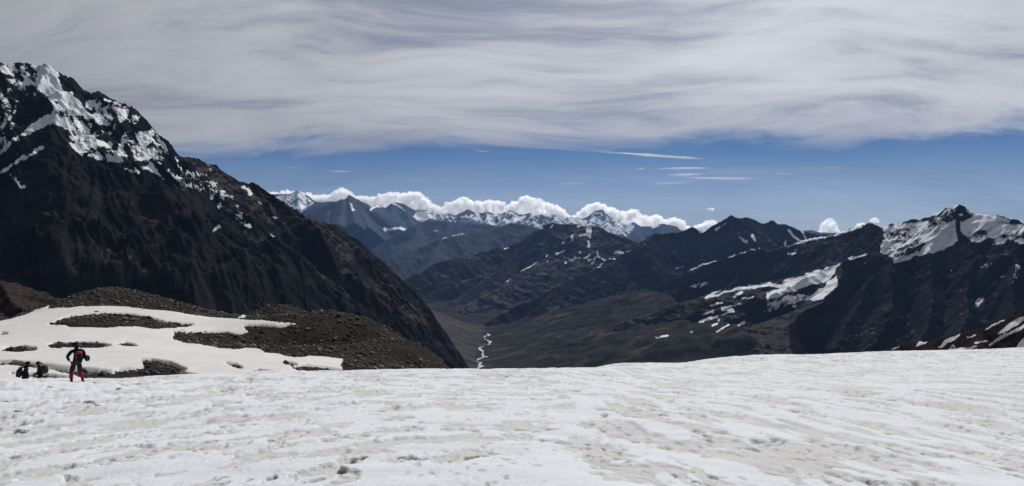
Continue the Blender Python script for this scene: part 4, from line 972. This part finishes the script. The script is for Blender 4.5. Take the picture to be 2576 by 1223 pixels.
# ----------------------------------------------------------------------------
# ROCKS on the moraine
# ----------------------------------------------------------------------------
def rock_mat(name, c1, c2):
    m, t, b = new_mat(name)
    co = t.node('ShaderNodeTexCoord').outputs['Object']
    n = t.noise(co, 2.2, 5, .6)
    t.l.new(t.mix(t.lin(n, .3, .7), c1, c2), b.inputs['Base Color'])
    bu = t.node('ShaderNodeBump'); bu.inputs['Distance'].default_value = 0.15; t.l.new(n, bu.inputs['Height']); t.l.new(bu.outputs[0], b.inputs['Normal'])
    return m
M_rock_d = rock_mat('dark_boulder', (0.040, 0.034, 0.032, 1), (0.070, 0.060, 0.055, 1))
M_rock_l = rock_mat('pale_boulder', (0.16, 0.145, 0.135, 1), (0.26, 0.24, 0.225, 1))
def rock_mesh(name, seed, sub, mat, flat=0.65):
    bm = bmesh.new(); bmesh.ops.create_icosphere(bm, subdivisions=sub, radius=1.0)
    rnd = random.Random(seed); off = Vector((seed * 3.1, seed * 1.7, seed * .9))
    for vtx in bm.verts:
        d = vtx.co.normalized()
        s = 1 + mnoise.noise(d * 1.3 + off) * .55 + mnoise.noise(d * 3.1 + off) * .22
        vtx.co = d * s
    # chop facets
    for _ in range(6):
        nrm = Vector((rnd.uniform(-1, 1), rnd.uniform(-1, 1), rnd.uniform(-.4, 1))).normalized(); lim = rnd.uniform(.55, .8)
        for vtx in bm.verts:
            e = vtx.co.dot(nrm) - lim
            if e > 0: vtx.co -= nrm * e
    for vtx in bm.verts: vtx.co.z *= flat
    me = bpy.data.meshes.new(name); bm.to_mesh(me); bm.free(); me.materials.append(mat)
    return me
RM = {('d', i): rock_mesh('boulder', 10 + i, 2, M_rock_d) for i in range(5)}
RM.update({('l', i): rock_mesh('boulder', 30 + i, 2, M_rock_l, .5) for i in range(4)})
_bn = [0]
def boulder(u, v, wU, kind, label, name='boulder', yscale=1.0):
    D, p = hit(u, v, mor_z, 80, 560, 500)
    w = wU / FU * D / 2
    rnd = random.Random(_bn[0] * 7 + 5); i = _bn[0]; _bn[0] += 1
    o = bpy.data.objects.new(name, RM[(kind, i % (5 if kind == 'd' else 4))]); COL.objects.link(o)
    o.location = (p[0], p[1], p[2] + w * .12 * yscale); o.rotation_euler = (rnd.uniform(-.2, .2), rnd.uniform(-.2, .2), rnd.uniform(0, 6.28))
    o.scale = (w, w * .85, w * yscale)
    tag(o, label, 'boulder', 'boulders on the moraine')
for u, v, w, k, lab in [
    (342, 748, 12, 'd', 'largest dark angular boulder near the top of the moraine hill'), (466, 774, 11, 'd', 'rounded black boulder on the upper right shoulder of the moraine crest'), (484, 789, 18, 'd', 'flat dark boulder at the upper edge of the snow sheet'),
    (437, 907, 17, 'd', 'lone dark boulder lying on clean snow above the rock island'), (194, 803, 14, 'd', 'dark boulder at the left end of the big rock island in the snow'), (316, 811, 11, 'l', 'pale rock standing in the middle of the big rock island'),
    (173, 814, 9, 'd', 'dark boulder at the lower left rim of the big rock island'), (51, 870, 9, 'd', 'small dark boulder on snow above the leftmost rock island'), (960, 923, 13, 'l', 'large pale boulder low on the right rubble slope'), (751, 798, 5, 'l', 'small white boulder on the rear hump of the moraine'),
    (934, 880, 7, 'l', 'pale boulder near the right skyline of the moraine'), (408, 757, 8, 'd', 'dark boulder just right of the largest one on the moraine crest'), (551, 850, 6, 'l', 'pale boulder at the left end of the rubble band'), (726, 895, 12, 'l', 'pale slab at the edge of the lower snow sheet'),
    (1057, 906, 8, 'l', 'pale boulder near the lower right tip of the moraine'), (1066, 913, 7, 'l', 'lowest pale boulder at the right tip of the moraine'), (720, 916, 14, 'd', 'flat dark boulder alone in the lower snow sheet'), (618, 921, 10, 'd', 'dark stone poking through snow below the rubble band'), (390, 758, 7, 'l', 'pale rock cluster on the moraine crest')]:
    boulder(u, v, w, k, lab, yscale=.75)
rnd = random.Random(99)
n_d = n_l = 0
S_poly = np.array(S_OUT)
while n_d < 55 or n_l < 45:
    u, v = rnd.uniform(430, 1090), rnd.uniform(790, 938)
    sky = np.interp(u, [130, 250, 400, 610, 700, 800, 870, 1000, 1115], [770, 734, 752, 798, 780, 810, 832, 888, 940])
    if v < sky + 4: continue
    if poly_sd(np.array([u]), np.array([v]), S_OUT)[0] > -3: continue
    zone = 'on the rear hump of the moraine' if v < 815 else 'in the rubble band between the two snow sheets' if u < 640 else 'on the long rubble slope above the lower snow sheet' if u < 870 else 'near the right tip of the moraine' if u > 990 else 'on the right flank of the moraine'
    if n_d < 55:
        boulder(u, v, rnd.uniform(3, 6), 'd', 'small dark angular boulder ' + zone, yscale=.8); n_d += 1
    else:
        boulder(u, v, rnd.uniform(2.6, 5), 'l', 'small pale angular boulder ' + zone, yscale=.7); n_l += 1

def build_rubble():
    rs = np.random.RandomState(12)
    N = 42000
    az = np.radians(rs.uniform(-34, -3.5, N)); r = np.sqrt(rs.uniform(90 ** 2, 430 ** 2, N))
    x, y = r * np.sin(az), r * np.cos(az); z = mor_z(x, y)
    u, v = project(x, y, z)
    sd = poly_sd(u + 3 * pn(x / 6, y / 6, 5), v, S_OUT)
    for h in HOLES:
        sd = np.minimum(sd, -poly_sd(u, v, h))
    dens = 0.5 + 0.5 * fbm(x / 20, y / 20, 3, seed=500)
    lone = rs.rand(N) < 0.012
    ok = ((sd < 1.5) | lone) & (rs.rand(N) < dens * 1.3) & (z > -70)
    x, y, z = x[ok][:17000], y[ok][:17000], z[ok][:17000]
    n = len(x)
    # jittered octahedron-like stones, 8 faces
    P = np.array([(1, 0, 0), (-1, 0, 0), (0, 1, 0), (0, -1, 0), (0, 0, 1), (0, 0, -1)], float)
    F = np.array([(0, 2, 4), (2, 1, 4), (1, 3, 4), (3, 0, 4), (2, 0, 5), (1, 2, 5), (3, 1, 5), (0, 3, 5)])
    s = np.exp(rs.normal(-1.35, .5, n)).clip(.10, 1.0) * (0.6 + np.hypot(x, y) / 400)
    V = P[None] * rs.uniform(.6, 1.15, (n, 6, 1)) + rs.normal(0, .22, (n, 6, 3))
    a = rs.uniform(0, 6.28, n); c_, s_ = np.cos(a)[:, None], np.sin(a)[:, None]
    vx = V[..., 0] * c_ - V[..., 1] * s_; vy = V[..., 0] * s_ + V[..., 1] * c_
    V = np.stack([vx * s[:, None] + x[:, None], vy * s[:, None] * .8 + y[:, None], V[..., 2] * s[:, None] * .55 + (z + s * .1)[:, None]], -1).reshape(-1, 3)
    FF = (F[None] + (np.arange(n) * 6)[:, None, None]).reshape(-1, 3)
    me = bpy.data.meshes.new('rubble'); me.vertices.add(len(V)); me.vertices.foreach_set('co', V.astype(f32).reshape(-1))
    me.loops.add(FF.size); me.loops.foreach_set('vertex_index', FF.reshape(-1).astype(np.int32)); me.polygons.add(len(FF)); me.polygons.foreach_set('loop_start', np.arange(0, FF.size, 3, dtype=np.int32))
    pale = np.repeat((rs.rand(n) ** 3), 8)
    at = me.attributes.new('pale', 'FLOAT', 'FACE'); at.data.foreach_set('value', pale.astype(f32))
    me.update(calc_edges=True)
    m, t, b = new_mat('rubble_stones')
    pa = t.node('ShaderNodeAttribute', attribute_name='pale').outputs['Fac']
    t.l.new(t.mix(pa, (0.050, 0.044, 0.041, 1), (0.22, 0.20, 0.19, 1)), b.inputs['Base Color'])
    me.materials.append(m)
    o = bpy.data.objects.new('rubble', me); COL.objects.link(o)
    tag(o, 'countless small stones strewn over the moraine hill', 'rubble', kind='stuff')
build_rubble()

# ---- loose lumps of snow kicked up near the walkers -------------------------
def lump_mesh(seed):
    bm = bmesh.new(); bmesh.ops.create_icosphere(bm, subdivisions=3, radius=1.0)
    off = Vector((seed * 5.3, 0, seed * 2.2))
    for vtx in bm.verts:
        d = vtx.co.normalized(); vtx.co = d * (1 + mnoise.noise(d * 1.5 + off) * .6 + mnoise.noise(d * 4 + off) * .22); vtx.co.z *= .6
    me = bpy.data.meshes.new('snow_lump'); bm.to_mesh(me); bm.free(); me.materials.append(M_lump)
    me.polygons.foreach_set('use_smooth', np.ones(len(me.polygons), bool))
    return me
m, t, b = new_mat('clean_snow'); b.inputs['Base Color'].default_value = (0.62, 0.63, 0.65, 1); M_lump = m
LM = [lump_mesh(i) for i in range(3)]
for i, (u, v, w, lab) in enumerate([
    (228, 1012, 26, 'largest loose block of snow below and right of the walker'), (50, 1035, 22, 'snow lump at the left side of the foreground'), (55, 1085, 30, 'long snow lump near the left edge of the foreground'), (245, 1022, 16, 'snow lump touching the largest loose block'), (300, 978, 12, 'snow lump right of the walker near the brow'),
    (125, 975, 14, 'snow lump left of the walker near the brow'), (20, 1010, 16, 'snow lump at the left edge'), (240, 963, 10, 'snow lump just behind the right boot of the walker'), (350, 966, 10, 'snow lump on the brow furthest right of the walker'), (150, 1040, 14, 'small snow lump in the lower left of the foreground')]):
    D, p = hit(u, v, near_z, 8, 60, 500)
    s = w / FU * D / 2
    o = bpy.data.objects.new('snow_lump', LM[i % 3]); COL.objects.link(o)
    o.location = (p[0], p[1], p[2] + s * .05); o.scale = (s * .8, s * .8, s * .55); o.rotation_euler = (0, 0, i * 1.3)
    tag(o, lab, 'snow lump', 'loose snow lumps')

# ----------------------------------------------------------------------------
# PEOPLE
# ----------------------------------------------------------------------------
def cloth(name, col, rough=.85):
    m, t, b = new_mat(name)
    co = t.node('ShaderNodeTexCoord').outputs['Object']
    n = t.noise(co, 9.0, 4, .6)
    t.l.new(t.mix(t.lin(n, .3, .7, 0, .5), col + (1,), tuple(c * .55 for c in col) + (1,)), b.inputs['Base Color'])
    bu = t.node('ShaderNodeBump'); bu.inputs['Distance'].default_value = 0.03; t.l.new(n, bu.inputs['Height']); t.l.new(bu.outputs[0], b.inputs['Normal'])
    b.inputs['Roughness'].default_value = rough
    return m
C_navy = cloth('navy_jacket', (0.009, 0.010, 0.026)); C_black = cloth('black_cloth', (0.010, 0.010, 0.013)); C_trouser = cloth('slate_trousers', (0.022, 0.028, 0.042)); C_red = cloth('red_nylon', (0.36, 0.032, 0.028))
C_skin = cloth('skin', (0.20, 0.11, 0.075)); C_grey = cloth('dark_grey_pack', (0.022, 0.019, 0.020)); C_blue = cloth('blue_pack', (0.012, 0.030, 0.052)); C_olive = cloth('olive_sack', (0.035, 0.034, 0.026)); C_white = cloth('white_patch', (0.75, 0.75, 0.75))
C_metal = cloth('pale_metal', (0.35, 0.34, 0.30), .4); C_mat = cloth('blue_foam', (0.012, 0.014, 0.075)); C_mat2 = cloth('grey_foam', (0.05, 0.05, 0.055)); C_pale = cloth('pale_blue_metal', (0.25, 0.30, 0.42), .4)

def link_mesh(name, me, parent, mats):
    for mm in mats: me.materials.append(mm)
    o = bpy.data.objects.new(name, me); COL.objects.link(o); o.parent = parent
    return o
def tube(pts, radii, seg=10, yr=1.0):
    """closed tapered tube through points"""
    bm = bmesh.new(); rings = []
    P = [Vector(p) for p in pts]
    for i, p in enumerate(P):
        d = (P[min(i + 1, len(P) - 1)] - P[max(i - 1, 0)]).normalized()
        a = d.orthogonal().normalized() if abs(d.z) < .9 else Vector((1, 0, 0)) - d * d.x
        a.normalize(); bb = d.cross(a)
        rings.append([bm.verts.new(p + (a * math.cos(6.2832 * k / seg) + bb * math.sin(6.2832 * k / seg) * yr) * radii[i]) for k in range(seg)])
    for r0, r1 in zip(rings, rings[1:]):
        for k in range(seg): bm.faces.new((r0[k], r0[(k + 1) % seg], r1[(k + 1) % seg], r1[k]))
    bm.faces.new(rings[0][::-1]); bm.faces.new(rings[-1])
    bmesh.ops.recalc_face_normals(bm, faces=bm.faces[:])
    return bm
def done(bm, name, parent, mat, smooth=True):
    me = bpy.data.meshes.new(name); bm.to_mesh(me); bm.free()
    if smooth: me.polygons.foreach_set('use_smooth', np.ones(len(me.polygons), bool))
    return link_mesh(name, me, parent, [mat])
def rounded(center, size, name, parent, mat, taper=0.0, n=2.6, rot=0.0):
    """superellipsoid bag"""
    bm = bmesh.new(); bmesh.ops.create_icosphere(bm, subdivisions=3, radius=1.0)
    cr, sr = math.cos(rot), math.sin(rot)
    for vtx in bm.verts:
        d = vtx.co; f = (abs(d.x) ** n + abs(d.y) ** n + abs(d.z) ** n) ** (-1 / n)
        q = d * f
        w = 1 + mnoise.noise(q * 2.0 + Vector(center) * 3) * .05
        k = 1 - taper * q.z
        x, z = q.x * size[0] * k * w, q.z * size[2] * w
        vtx.co = Vector((center[0] + x * cr - z * sr, center[1] + q.y * size[1] * k * w, center[2] + x * sr + z * cr))
    return done(bm, name, parent, mat)
def skin_body(name, parent, V, E, mats, pick):
    """one continuous figure grown from a posed skeleton: V = (x, y, z, rx, ry)"""
    me = bpy.data.meshes.new(name + '_skeleton')
    me.from_pydata([v[:3] for v in V], E, [])
    o = bpy.data.objects.new(name + '_skeleton', me); COL.objects.link(o)
    sm = o.modifiers.new('s', 'SKIN'); sm.use_smooth_shade = True; sm.branch_smoothing = .6
    layer = me.skin_vertices[0] if len(me.skin_vertices) else None
    if layer is None:
        bm = bmesh.new(); bm.from_mesh(me); bm.verts.layers.skin.verify(); bm.to_mesh(me); bm.free(); layer = me.skin_vertices[0]
    for i, v in enumerate(V):
        layer.data[i].radius = (v[3], v[4]); layer.data[i].use_root = (i == 0)
    sub = o.modifiers.new('d', 'SUBSURF'); sub.levels = 2; sub.render_levels = 2
    dg = bpy.context.evaluated_depsgraph_get(); dg.update()
    me2 = bpy.data.meshes.new_from_object(o.evaluated_get(dg))
    bpy.data.objects.remove(o); bpy.data.meshes.remove(me)
    me2.name = name
    me2.materials.clear()
    for mm in mats: me2.materials.append(mm)
    idx = [pick(p.center) for p in me2.polygons]
    me2.polygons.foreach_set('material_index', np.array(idx, np.int32))
    me2.polygons.foreach_set('use_smooth', np.ones(len(idx), bool))
    ob = bpy.data.objects.new(name, me2); COL.objects.link(ob); ob.parent = parent
    return ob
def hand(parent, at, d, side, mat):
    """palm and five curled fingers pointing along d"""
    d = Vector(d).normalized(); up = Vector((0, 0, 1)); s = d.cross(up).normalized() if abs(d.z) < .9 else Vector((0, 1, 0)); nrm = s.cross(d)
    at = Vector(at)
    bm = tube([at, at + d * .04, at + d * .085], [.024, .036, .034], 10, .55)
    def add(pts, rad):
        b2 = tube(pts, rad, 7); tmp = bpy.data.meshes.new('t'); b2.to_mesh(tmp); b2.free(); bm.from_mesh(tmp); bpy.data.meshes.remove(tmp)
    for k, (o, L) in enumerate([(-.026, .062), (-.009, .075), (.009, .071), (.026, .056)]):
        a0 = at + d * .08 + s * o
        add([a0, a0 + d * L * .45 - nrm * .012, a0 + d * L * .75 - nrm * .034, a0 + d * L * .8 - nrm * .055], [.010, .0095, .0085, .007])
    a0 = at + d * .03 + s * .034 * side
    add([a0, a0 + s * .026 * side + d * .022, a0 + s * .03 * side + d * .052 - nrm * .012], [.012, .011, .009])
    return done(bm, 'hand', parent, mat)
def boot(parent, foot, toe, mat):
    f = Vector(foot); dx, dy = toe; n = math.hypot(dx, dy); dx, dy = dx / n, dy / n
    bm = tube([(0, -.085, .03), (0, -.04, .045), (0, .05, .045), (0, .13, .035), (0, .19, .026)], [.034, .048, .046, .046, .026], 12, .9)
    tmp = bpy.data.meshes.new('t'); b2 = tube([(0, -.03, .03), (0, -.035, .10), (0, -.035, .17)], [.05, .052, .055], 12); b2.to_mesh(tmp); b2.free(); bm.from_mesh(tmp); bpy.data.meshes.remove(tmp)
    b3 = bmesh.new(); bmesh.ops.create_cube(b3, size=1)
    for v in b3.verts: v.co = Vector((v.co.x * .095 * (1 if v.co.y < 0 else .8), .05 + v.co.y * .30, .012 + v.co.z * .024))
    tmp = bpy.data.meshes.new('t'); b3.to_mesh(tmp); b3.free(); bm.from_mesh(tmp); bpy.data.meshes.remove(tmp)
    for v in bm.verts:
        x, y, z = v.co; v.co = Vector((f.x + x * dy + y * dx, f.y - x * dx + y * dy, f.z + z))
    return done(bm, 'boot', parent, mat)
def hat(parent, c, r, mat, brim=1.75, tilt=0.0):
    bm = bmesh.new(); prof = [(brim, -.12), (brim * .97, -.02), (1.12, .10), (1.04, .55), (.92, .95), (.55, 1.12), (.01, 1.14)]
    rings = []
    for pr, pz in prof:
        rings.append([bm.verts.new((c[0] + r * pr * math.cos(a) * (1.0) + tilt * pz * r, c[1] + r * pr * math.sin(a) * 1.1, c[2] + r * (pz * .95 + (.10 * abs(math.cos(a)) if pr > 1.3 else 0)))) for a in [6.2832 * k / 20 for k in range(20)]])
    for a, b_ in zip(rings, rings[1:]):
        for k in range(20): bm.faces.new((a[k], a[(k + 1) % 20], b_[(k + 1) % 20], b_[k]))
    bm.faces.new(rings[0][::-1]); bmesh.ops.recalc_face_normals(bm, faces=bm.faces[:])
    return done(bm, 'hat', parent, mat)
def root(name, loc, label, cat, group=None):
    o = bpy.data.objects.new(name, None); COL.objects.link(o); o.location = loc; o.empty_display_size = .3
    return tag(o, label, cat, group)

# ---- walker in the middle, seen from behind --------------------------------
D = 39.5
gp = px(194, 962, D); gz = float(near_z(np.array([gp[0]]), np.array([gp[1]]))[0])
loc1 = (gp[0], gp[1], gz - .03)
az1 = -math.atan2(gp[0], gp[1])
P1 = root('person', loc1, 'walker seen from behind in navy jacket, brimmed hat and red gaiters, hand on hip', 'person', 'walkers on the snow'); P1.rotation_euler.z = az1
V = [(-.02, .02, .92, .22, .16), (0, .01, 1.08, .23, .16), (.02, .0, 1.24, .25, .165), (.03, -.01, 1.38, .22, .15), (.0, .0, 1.475, .07, .065), (-.02, .02, 1.535, .058, .06), (-.04, .035, 1.62, .082, .095), (-.045, .03, 1.70, .07, .08),
     (-.12, .0, 1.41, .095, .09), (-.22, -.01, 1.37, .095, .09), (-.37, -.03, 1.165, .078, .075), (-.285, .03, .96, .056, .056),
     (.16, .0, 1.41, .095, .09), (.25, .01, 1.36, .095, .09), (.29, .06, 1.13, .078, .075), (.20, .26, .98, .038, .038),
     (-.115, .02, .85, .125, .12), (-.165, .02, .66, .118, .12), (-.215, .03, .50, .092, .095), (-.22, -.01, .30, .062, .066), (-.218, -.02, .11, .045, .05),
     (.085, .02, .85, .125, .12), (.105, .02, .66, .118, .12), (.125, .05, .50, .092, .095), (.17, .0, .30, .062, .066), (.218, -.02, .11, .045, .05), (-.035, .145, 1.60, .012, .014)]
E = [(0, 1), (1, 2), (2, 3), (3, 4), (4, 5), (5, 6), (6, 7), (3, 8), (8, 9), (9, 10), (10, 11), (3, 12), (12, 13), (13, 14), (14, 15), (0, 16), (16, 17), (17, 18), (18, 19), (19, 20), (0, 21), (21, 22), (22, 23), (23, 24), (24, 25), (6, 26)]
skin_body('body', P1, V, E, [C_navy, C_trouser, C_skin], lambda c: (2 if c.y > .06 else 0) if c.z > 1.52 else (1 if c.z < .88 and abs(c.x) < .26 + (0.0 if c.z > .8 else .1) else 0))
hat(P1, (-.045, .03, 1.645), .118, C_black, 1.75)
hand(P1, (-.275, .03, .955), (.55, .1, -.65), 1, C_skin); hand(P1, (.20, .26, .98), (.0, .9, .1), -1, C_skin)
for sgn, pts in ((-1, [(-.212, .028, .47), (-.217, .01, .36), (-.22, -.012, .26), (-.218, -.02, .19)]), (1, [(.125, .05, .47), (.155, .02, .36), (.19, -.01, .26), (.212, -.02, .19)])):
    g = done(tube(pts, [.088, .084, .072, .074], 14), 'gaiter', P1, C_red)
boot(P1, (-.218, -.01, 0.0), (-.25, 1), C_black); boot(P1, (.218, -.01, 0.0), (.2, 1), C_black)
B1 = root('backpack', loc1, 'dark backpack with red lid and round bundle, on the walker seen from behind', 'backpack'); B1.rotation_euler.z = az1
rounded((.04, -.20, 1.13), (.185, .12, .24), 'pack_bag', B1, C_grey, .05)
rounded((.09, -.30, 1.08), (.13, .06, .15), 'pocket', B1, C_black)
rounded((.085, -.225, 1.335), (.125, .125, .065), 'lid', B1, C_red)
rounded((.155, -.325, 1.345), (.03, .012, .02), 'label_patch', B1, C_white)
done(tube([(-.20, .12, .915), (-.19, -.08, .905), (-.10, -.17, .895), (.12, -.17, .895), (.19, -.06, .905), (.20, .12, .915)], [.02] * 6, 8), 'hip_belt', B1, C_red)
for s in (-1, 1): done(tube([(s * .11 + .03, -.10, 1.40), (s * .12 + .03, -.02, 1.52), (s * .125 + .03, .11, 1.40), (s * .14 + .03, .13, 1.2), (s * .15 + .03, .02, 1.02)], [.018] * 5, 8), 'shoulder_strap', B1, C_black)
done(tube([(-.045, -.30, 1.32), (-.02, -.335, 1.15), (.0, -.33, .97)], [.011, .012, .009], 8), 'strapped_pole', B1, C_metal)  # grey pole strapped upright to the pack
bm = tube([(.395, -.32, 1.06), (.395, .10, 1.06)], [.108, .108], 24)
mt = done(bm, 'rolled_mat', B1, C_mat)
done(tube([(.395, -.327, 1.06), (.395, -.319, 1.06)], [.085, .085], 24), 'mat_end', mt, C_mat2)
done(tube([(.21, -.14, 1.06), (.32, -.14, 1.06)], [.018, .018], 8), 'lash_strap', B1, C_black)

# ---- two walkers below the brow --------------------------------------------
def far_walker(u, D, label, V, E, mats, pick, plabel):
    p = px(u, 985, D); z = float(near_z(np.array([p[0]]), np.array([p[1]]))[0])
    loc = (p[0], p[1], z - .02); rz = -math.atan2(p[0], p[1])
    o = root('person', loc, label, 'person', 'walkers on the snow'); o.rotation_euler.z = rz
    skin_body('body', o, V, E, mats, pick)
    b = root('backpack', loc, plabel, 'backpack'); b.rotation_euler.z = rz
    return o, b
def figure(hd, nk, ch, pv, kl, al, kr, ar, el, wl, er, wr, face, sw=.17, hw=.09):
    """hd.. are (x, z) across the view; face = +1 walks right, -1 walks left; shoulders lie along the view"""
    V = [(pv[0], 0, pv[1], .12, .15), ((pv[0] + ch[0]) / 2, 0, (pv[1] + ch[1]) / 2, .12, .15), (ch[0], 0, ch[1], .12, .16), (nk[0], 0, nk[1], .06, .065), (hd[0], 0, hd[1], .095, .08), (hd[0], 0, hd[1] + .07, .075, .07),
         (ch[0], -.13, ch[1] + .03, .075, .08), (ch[0] + .01 * face, -sw - .03, ch[1] - .02, .062, .062), (el[0], -sw - .05, el[1], .05, .05), (wl[0], -sw - .02, wl[1], .037, .037),
         (ch[0], .13, ch[1] + .03, .075, .08), (ch[0] + .01 * face, sw + .03, ch[1] - .02, .062, .062), (er[0], sw + .05, er[1], .05, .05), (wr[0], sw + .02, wr[1], .037, .037),
         (pv[0], -hw, pv[1] - .08, .10, .10), (kl[0], -hw - .02, kl[1], .07, .072), (al[0], -hw - .02, al[1], .045, .048), (pv[0], hw, pv[1] - .08, .10, .10), (kr[0], hw + .02, kr[1], .07, .072), (ar[0], hw + .02, ar[1], .045, .048), (hd[0] + face * .115, 0, hd[1] - .015, .014, .012)]
    V = [(a, b_, c_, r1 * (1.0 if k in (3, 4, 5, 20) else 1.28), r2 * (1.0 if k in (3, 4, 5, 20) else 1.22)) for k, (a, b_, c_, r1, r2) in enumerate(V)]
    E = [(0, 1), (1, 2), (2, 3), (3, 4), (4, 5), (2, 6), (6, 7), (7, 8), (8, 9), (2, 10), (10, 11), (11, 12), (12, 13), (0, 14), (14, 15), (15, 16), (0, 17), (17, 18), (18, 19), (4, 20)]
    return V, E
V, E = figure((.177, 1.63), (.13, 1.51), (.075, 1.38), (.015, .98), (-.18, .52), (-.26, .10), (.22, .52), (.22, .10), (.17, 1.14), (.20, .95), (.06, 1.12), (.14, .93), 1)
P2, B2 = far_walker(60.5, 48.5, 'leftmost walker in dark clothes half hidden behind the snow brow, stepping right', V, E, [C_black, C_navy, C_skin], lambda c: (2 if c.x > .2 else 0) if c.z > 1.56 else (1 if c.z > .95 else 0), 'blue backpack on the leftmost walker')
hat(P2, (.18, 0, 1.66), .105, C_black, 1.3)
hand(P2, (.20, -.19, .95), (.4, 0, -.9), 1, C_skin); hand(P2, (.14, .19, .93), (.4, 0, -.9), -1, C_skin); boot(P2, (-.26, -.11, 0), (1, 0), C_black); boot(P2, (.22, .11, 0), (1, 0), C_black)
rounded((-.19, 0, 1.22), (.13, .16, .25), 'pack_bag', B2, C_blue, .05, rot=-.15); rounded((-.30, 0, 1.20), (.05, .12, .20), 'pocket', B2, C_black, rot=-.15); rounded((-.12, 0, 1.47), (.10, .14, .05), 'lid', B2, C_grey)
for s in (-1, 1): done(tube([(-.07, s * .09, 1.44), (.06, s * .11, 1.53), (.20, s * .11, 1.38), (.17, s * .12, 1.2), (-.02, s * .12, 1.05)], [.017] * 5, 8), 'shoulder_strap', B2, C_black)
V, E = figure((-.03, 1.60), (.0, 1.49), (.035, 1.36), (.06, .98), (-.06, .55), (-.13, .10), (.13, .52), (.14, .10), (-.10, 1.15), (-.20, 1.08), (-.06, 1.13), (-.16, 1.0), -1)
P3, B3 = far_walker(98.7, 48.5, 'walker with brown sack and pole half hidden behind the brow, heading left', V, E, [C_black, C_black, C_skin], lambda c: (2 if c.x < -.06 else 0) if c.z > 1.53 else (1 if c.z > .95 else 0), 'bulky olive sack carried by the walker with the pole')
hat(P3, (-.03, 0, 1.63), .105, C_olive, 1.35, .05)
hand(P3, (-.20, -.19, 1.08), (-1, 0, -.2), 1, C_skin); hand(P3, (-.16, .19, 1.0), (-1, 0, -.4), -1, C_skin); boot(P3, (-.13, -.11, 0), (-1, 0), C_black); boot(P3, (.14, .11, 0), (-1, 0), C_black)
rounded((.24, 0, 1.30), (.20, .22, .24), 'sack', B3, C_olive, .08, 2.2); rounded((.12, 0, 1.60), (.05, .10, .05), 'bundle', B3, C_black); rounded((.40, -.1, 1.02), (.06, .05, .07), 'water_bottle', B3, C_pale)
for s in (-1, 1): done(tube([(.10, s * .09, 1.47), (-.02, s * .11, 1.51), (-.09, s * .11, 1.36), (-.06, s * .12, 1.18), (.12, s * .12, 1.08)], [.016] * 5, 8), 'shoulder_strap', B3, C_black)
T3 = root('trekking_pole', P3.location, 'thin pale trekking pole held by the walker heading left', 'trekking pole'); T3.rotation_euler.z = P3.rotation_euler.z
done(tube([(-.22, -.19, 1.22), (-.23, -.19, 1.08)], [.016, .015], 8), 'grip', T3, C_black); done(tube([(-.23, -.19, 1.09), (-.33, -.19, .75), (-.52, -.19, .0)], [.011, .010, .007], 8), 'shaft', T3, C_metal); done(tube([(-.50, -.19, .06), (-.503, -.19, .05)], [.035, .035], 10), 'basket', T3, C_black)

# ----------------------------------------------------------------------------
# HAZE: thin air filling the valleys
# ----------------------------------------------------------------------------
def build_haze():
    x0, x1, y0, y1, z0, z1 = -36000.0, 36000.0, -3000.0, 33500.0, -1002.0, 1650.0
    me = bpy.data.meshes.new('haze')
    V = [(x, y, z) for z in (z0, z1) for y in (y0, y1) for x in (x0, x1)]
    me.from_pydata(V, [], [(0, 2, 3, 1), (4, 5, 7, 6), (0, 1, 5, 4), (2, 6, 7, 3), (0, 4, 6, 2), (1, 3, 7, 5)])
    m = bpy.data.materials.new('thin_air'); m.use_nodes = True
    t = NT(m.node_tree); t.n.clear()
    out = t.node('ShaderNodeOutputMaterial'); v = t.node('ShaderNodeVolumePrincipled')
    v.inputs['Color'].default_value = (0.27, 0.50, 1.0, 1)
    v.inputs['Density'].default_value = HAZE_DENSITY
    v.inputs['Anisotropy'].default_value = 0.3
    t.l.new(v.outputs[0], out.inputs['Volume'])
    me.materials.append(m)
    o = bpy.data.objects.new('haze', me); COL.objects.link(o)
    tag(o, 'thin blue haze filling the valley and fading the far ranges', 'haze', kind='stuff')
build_haze()
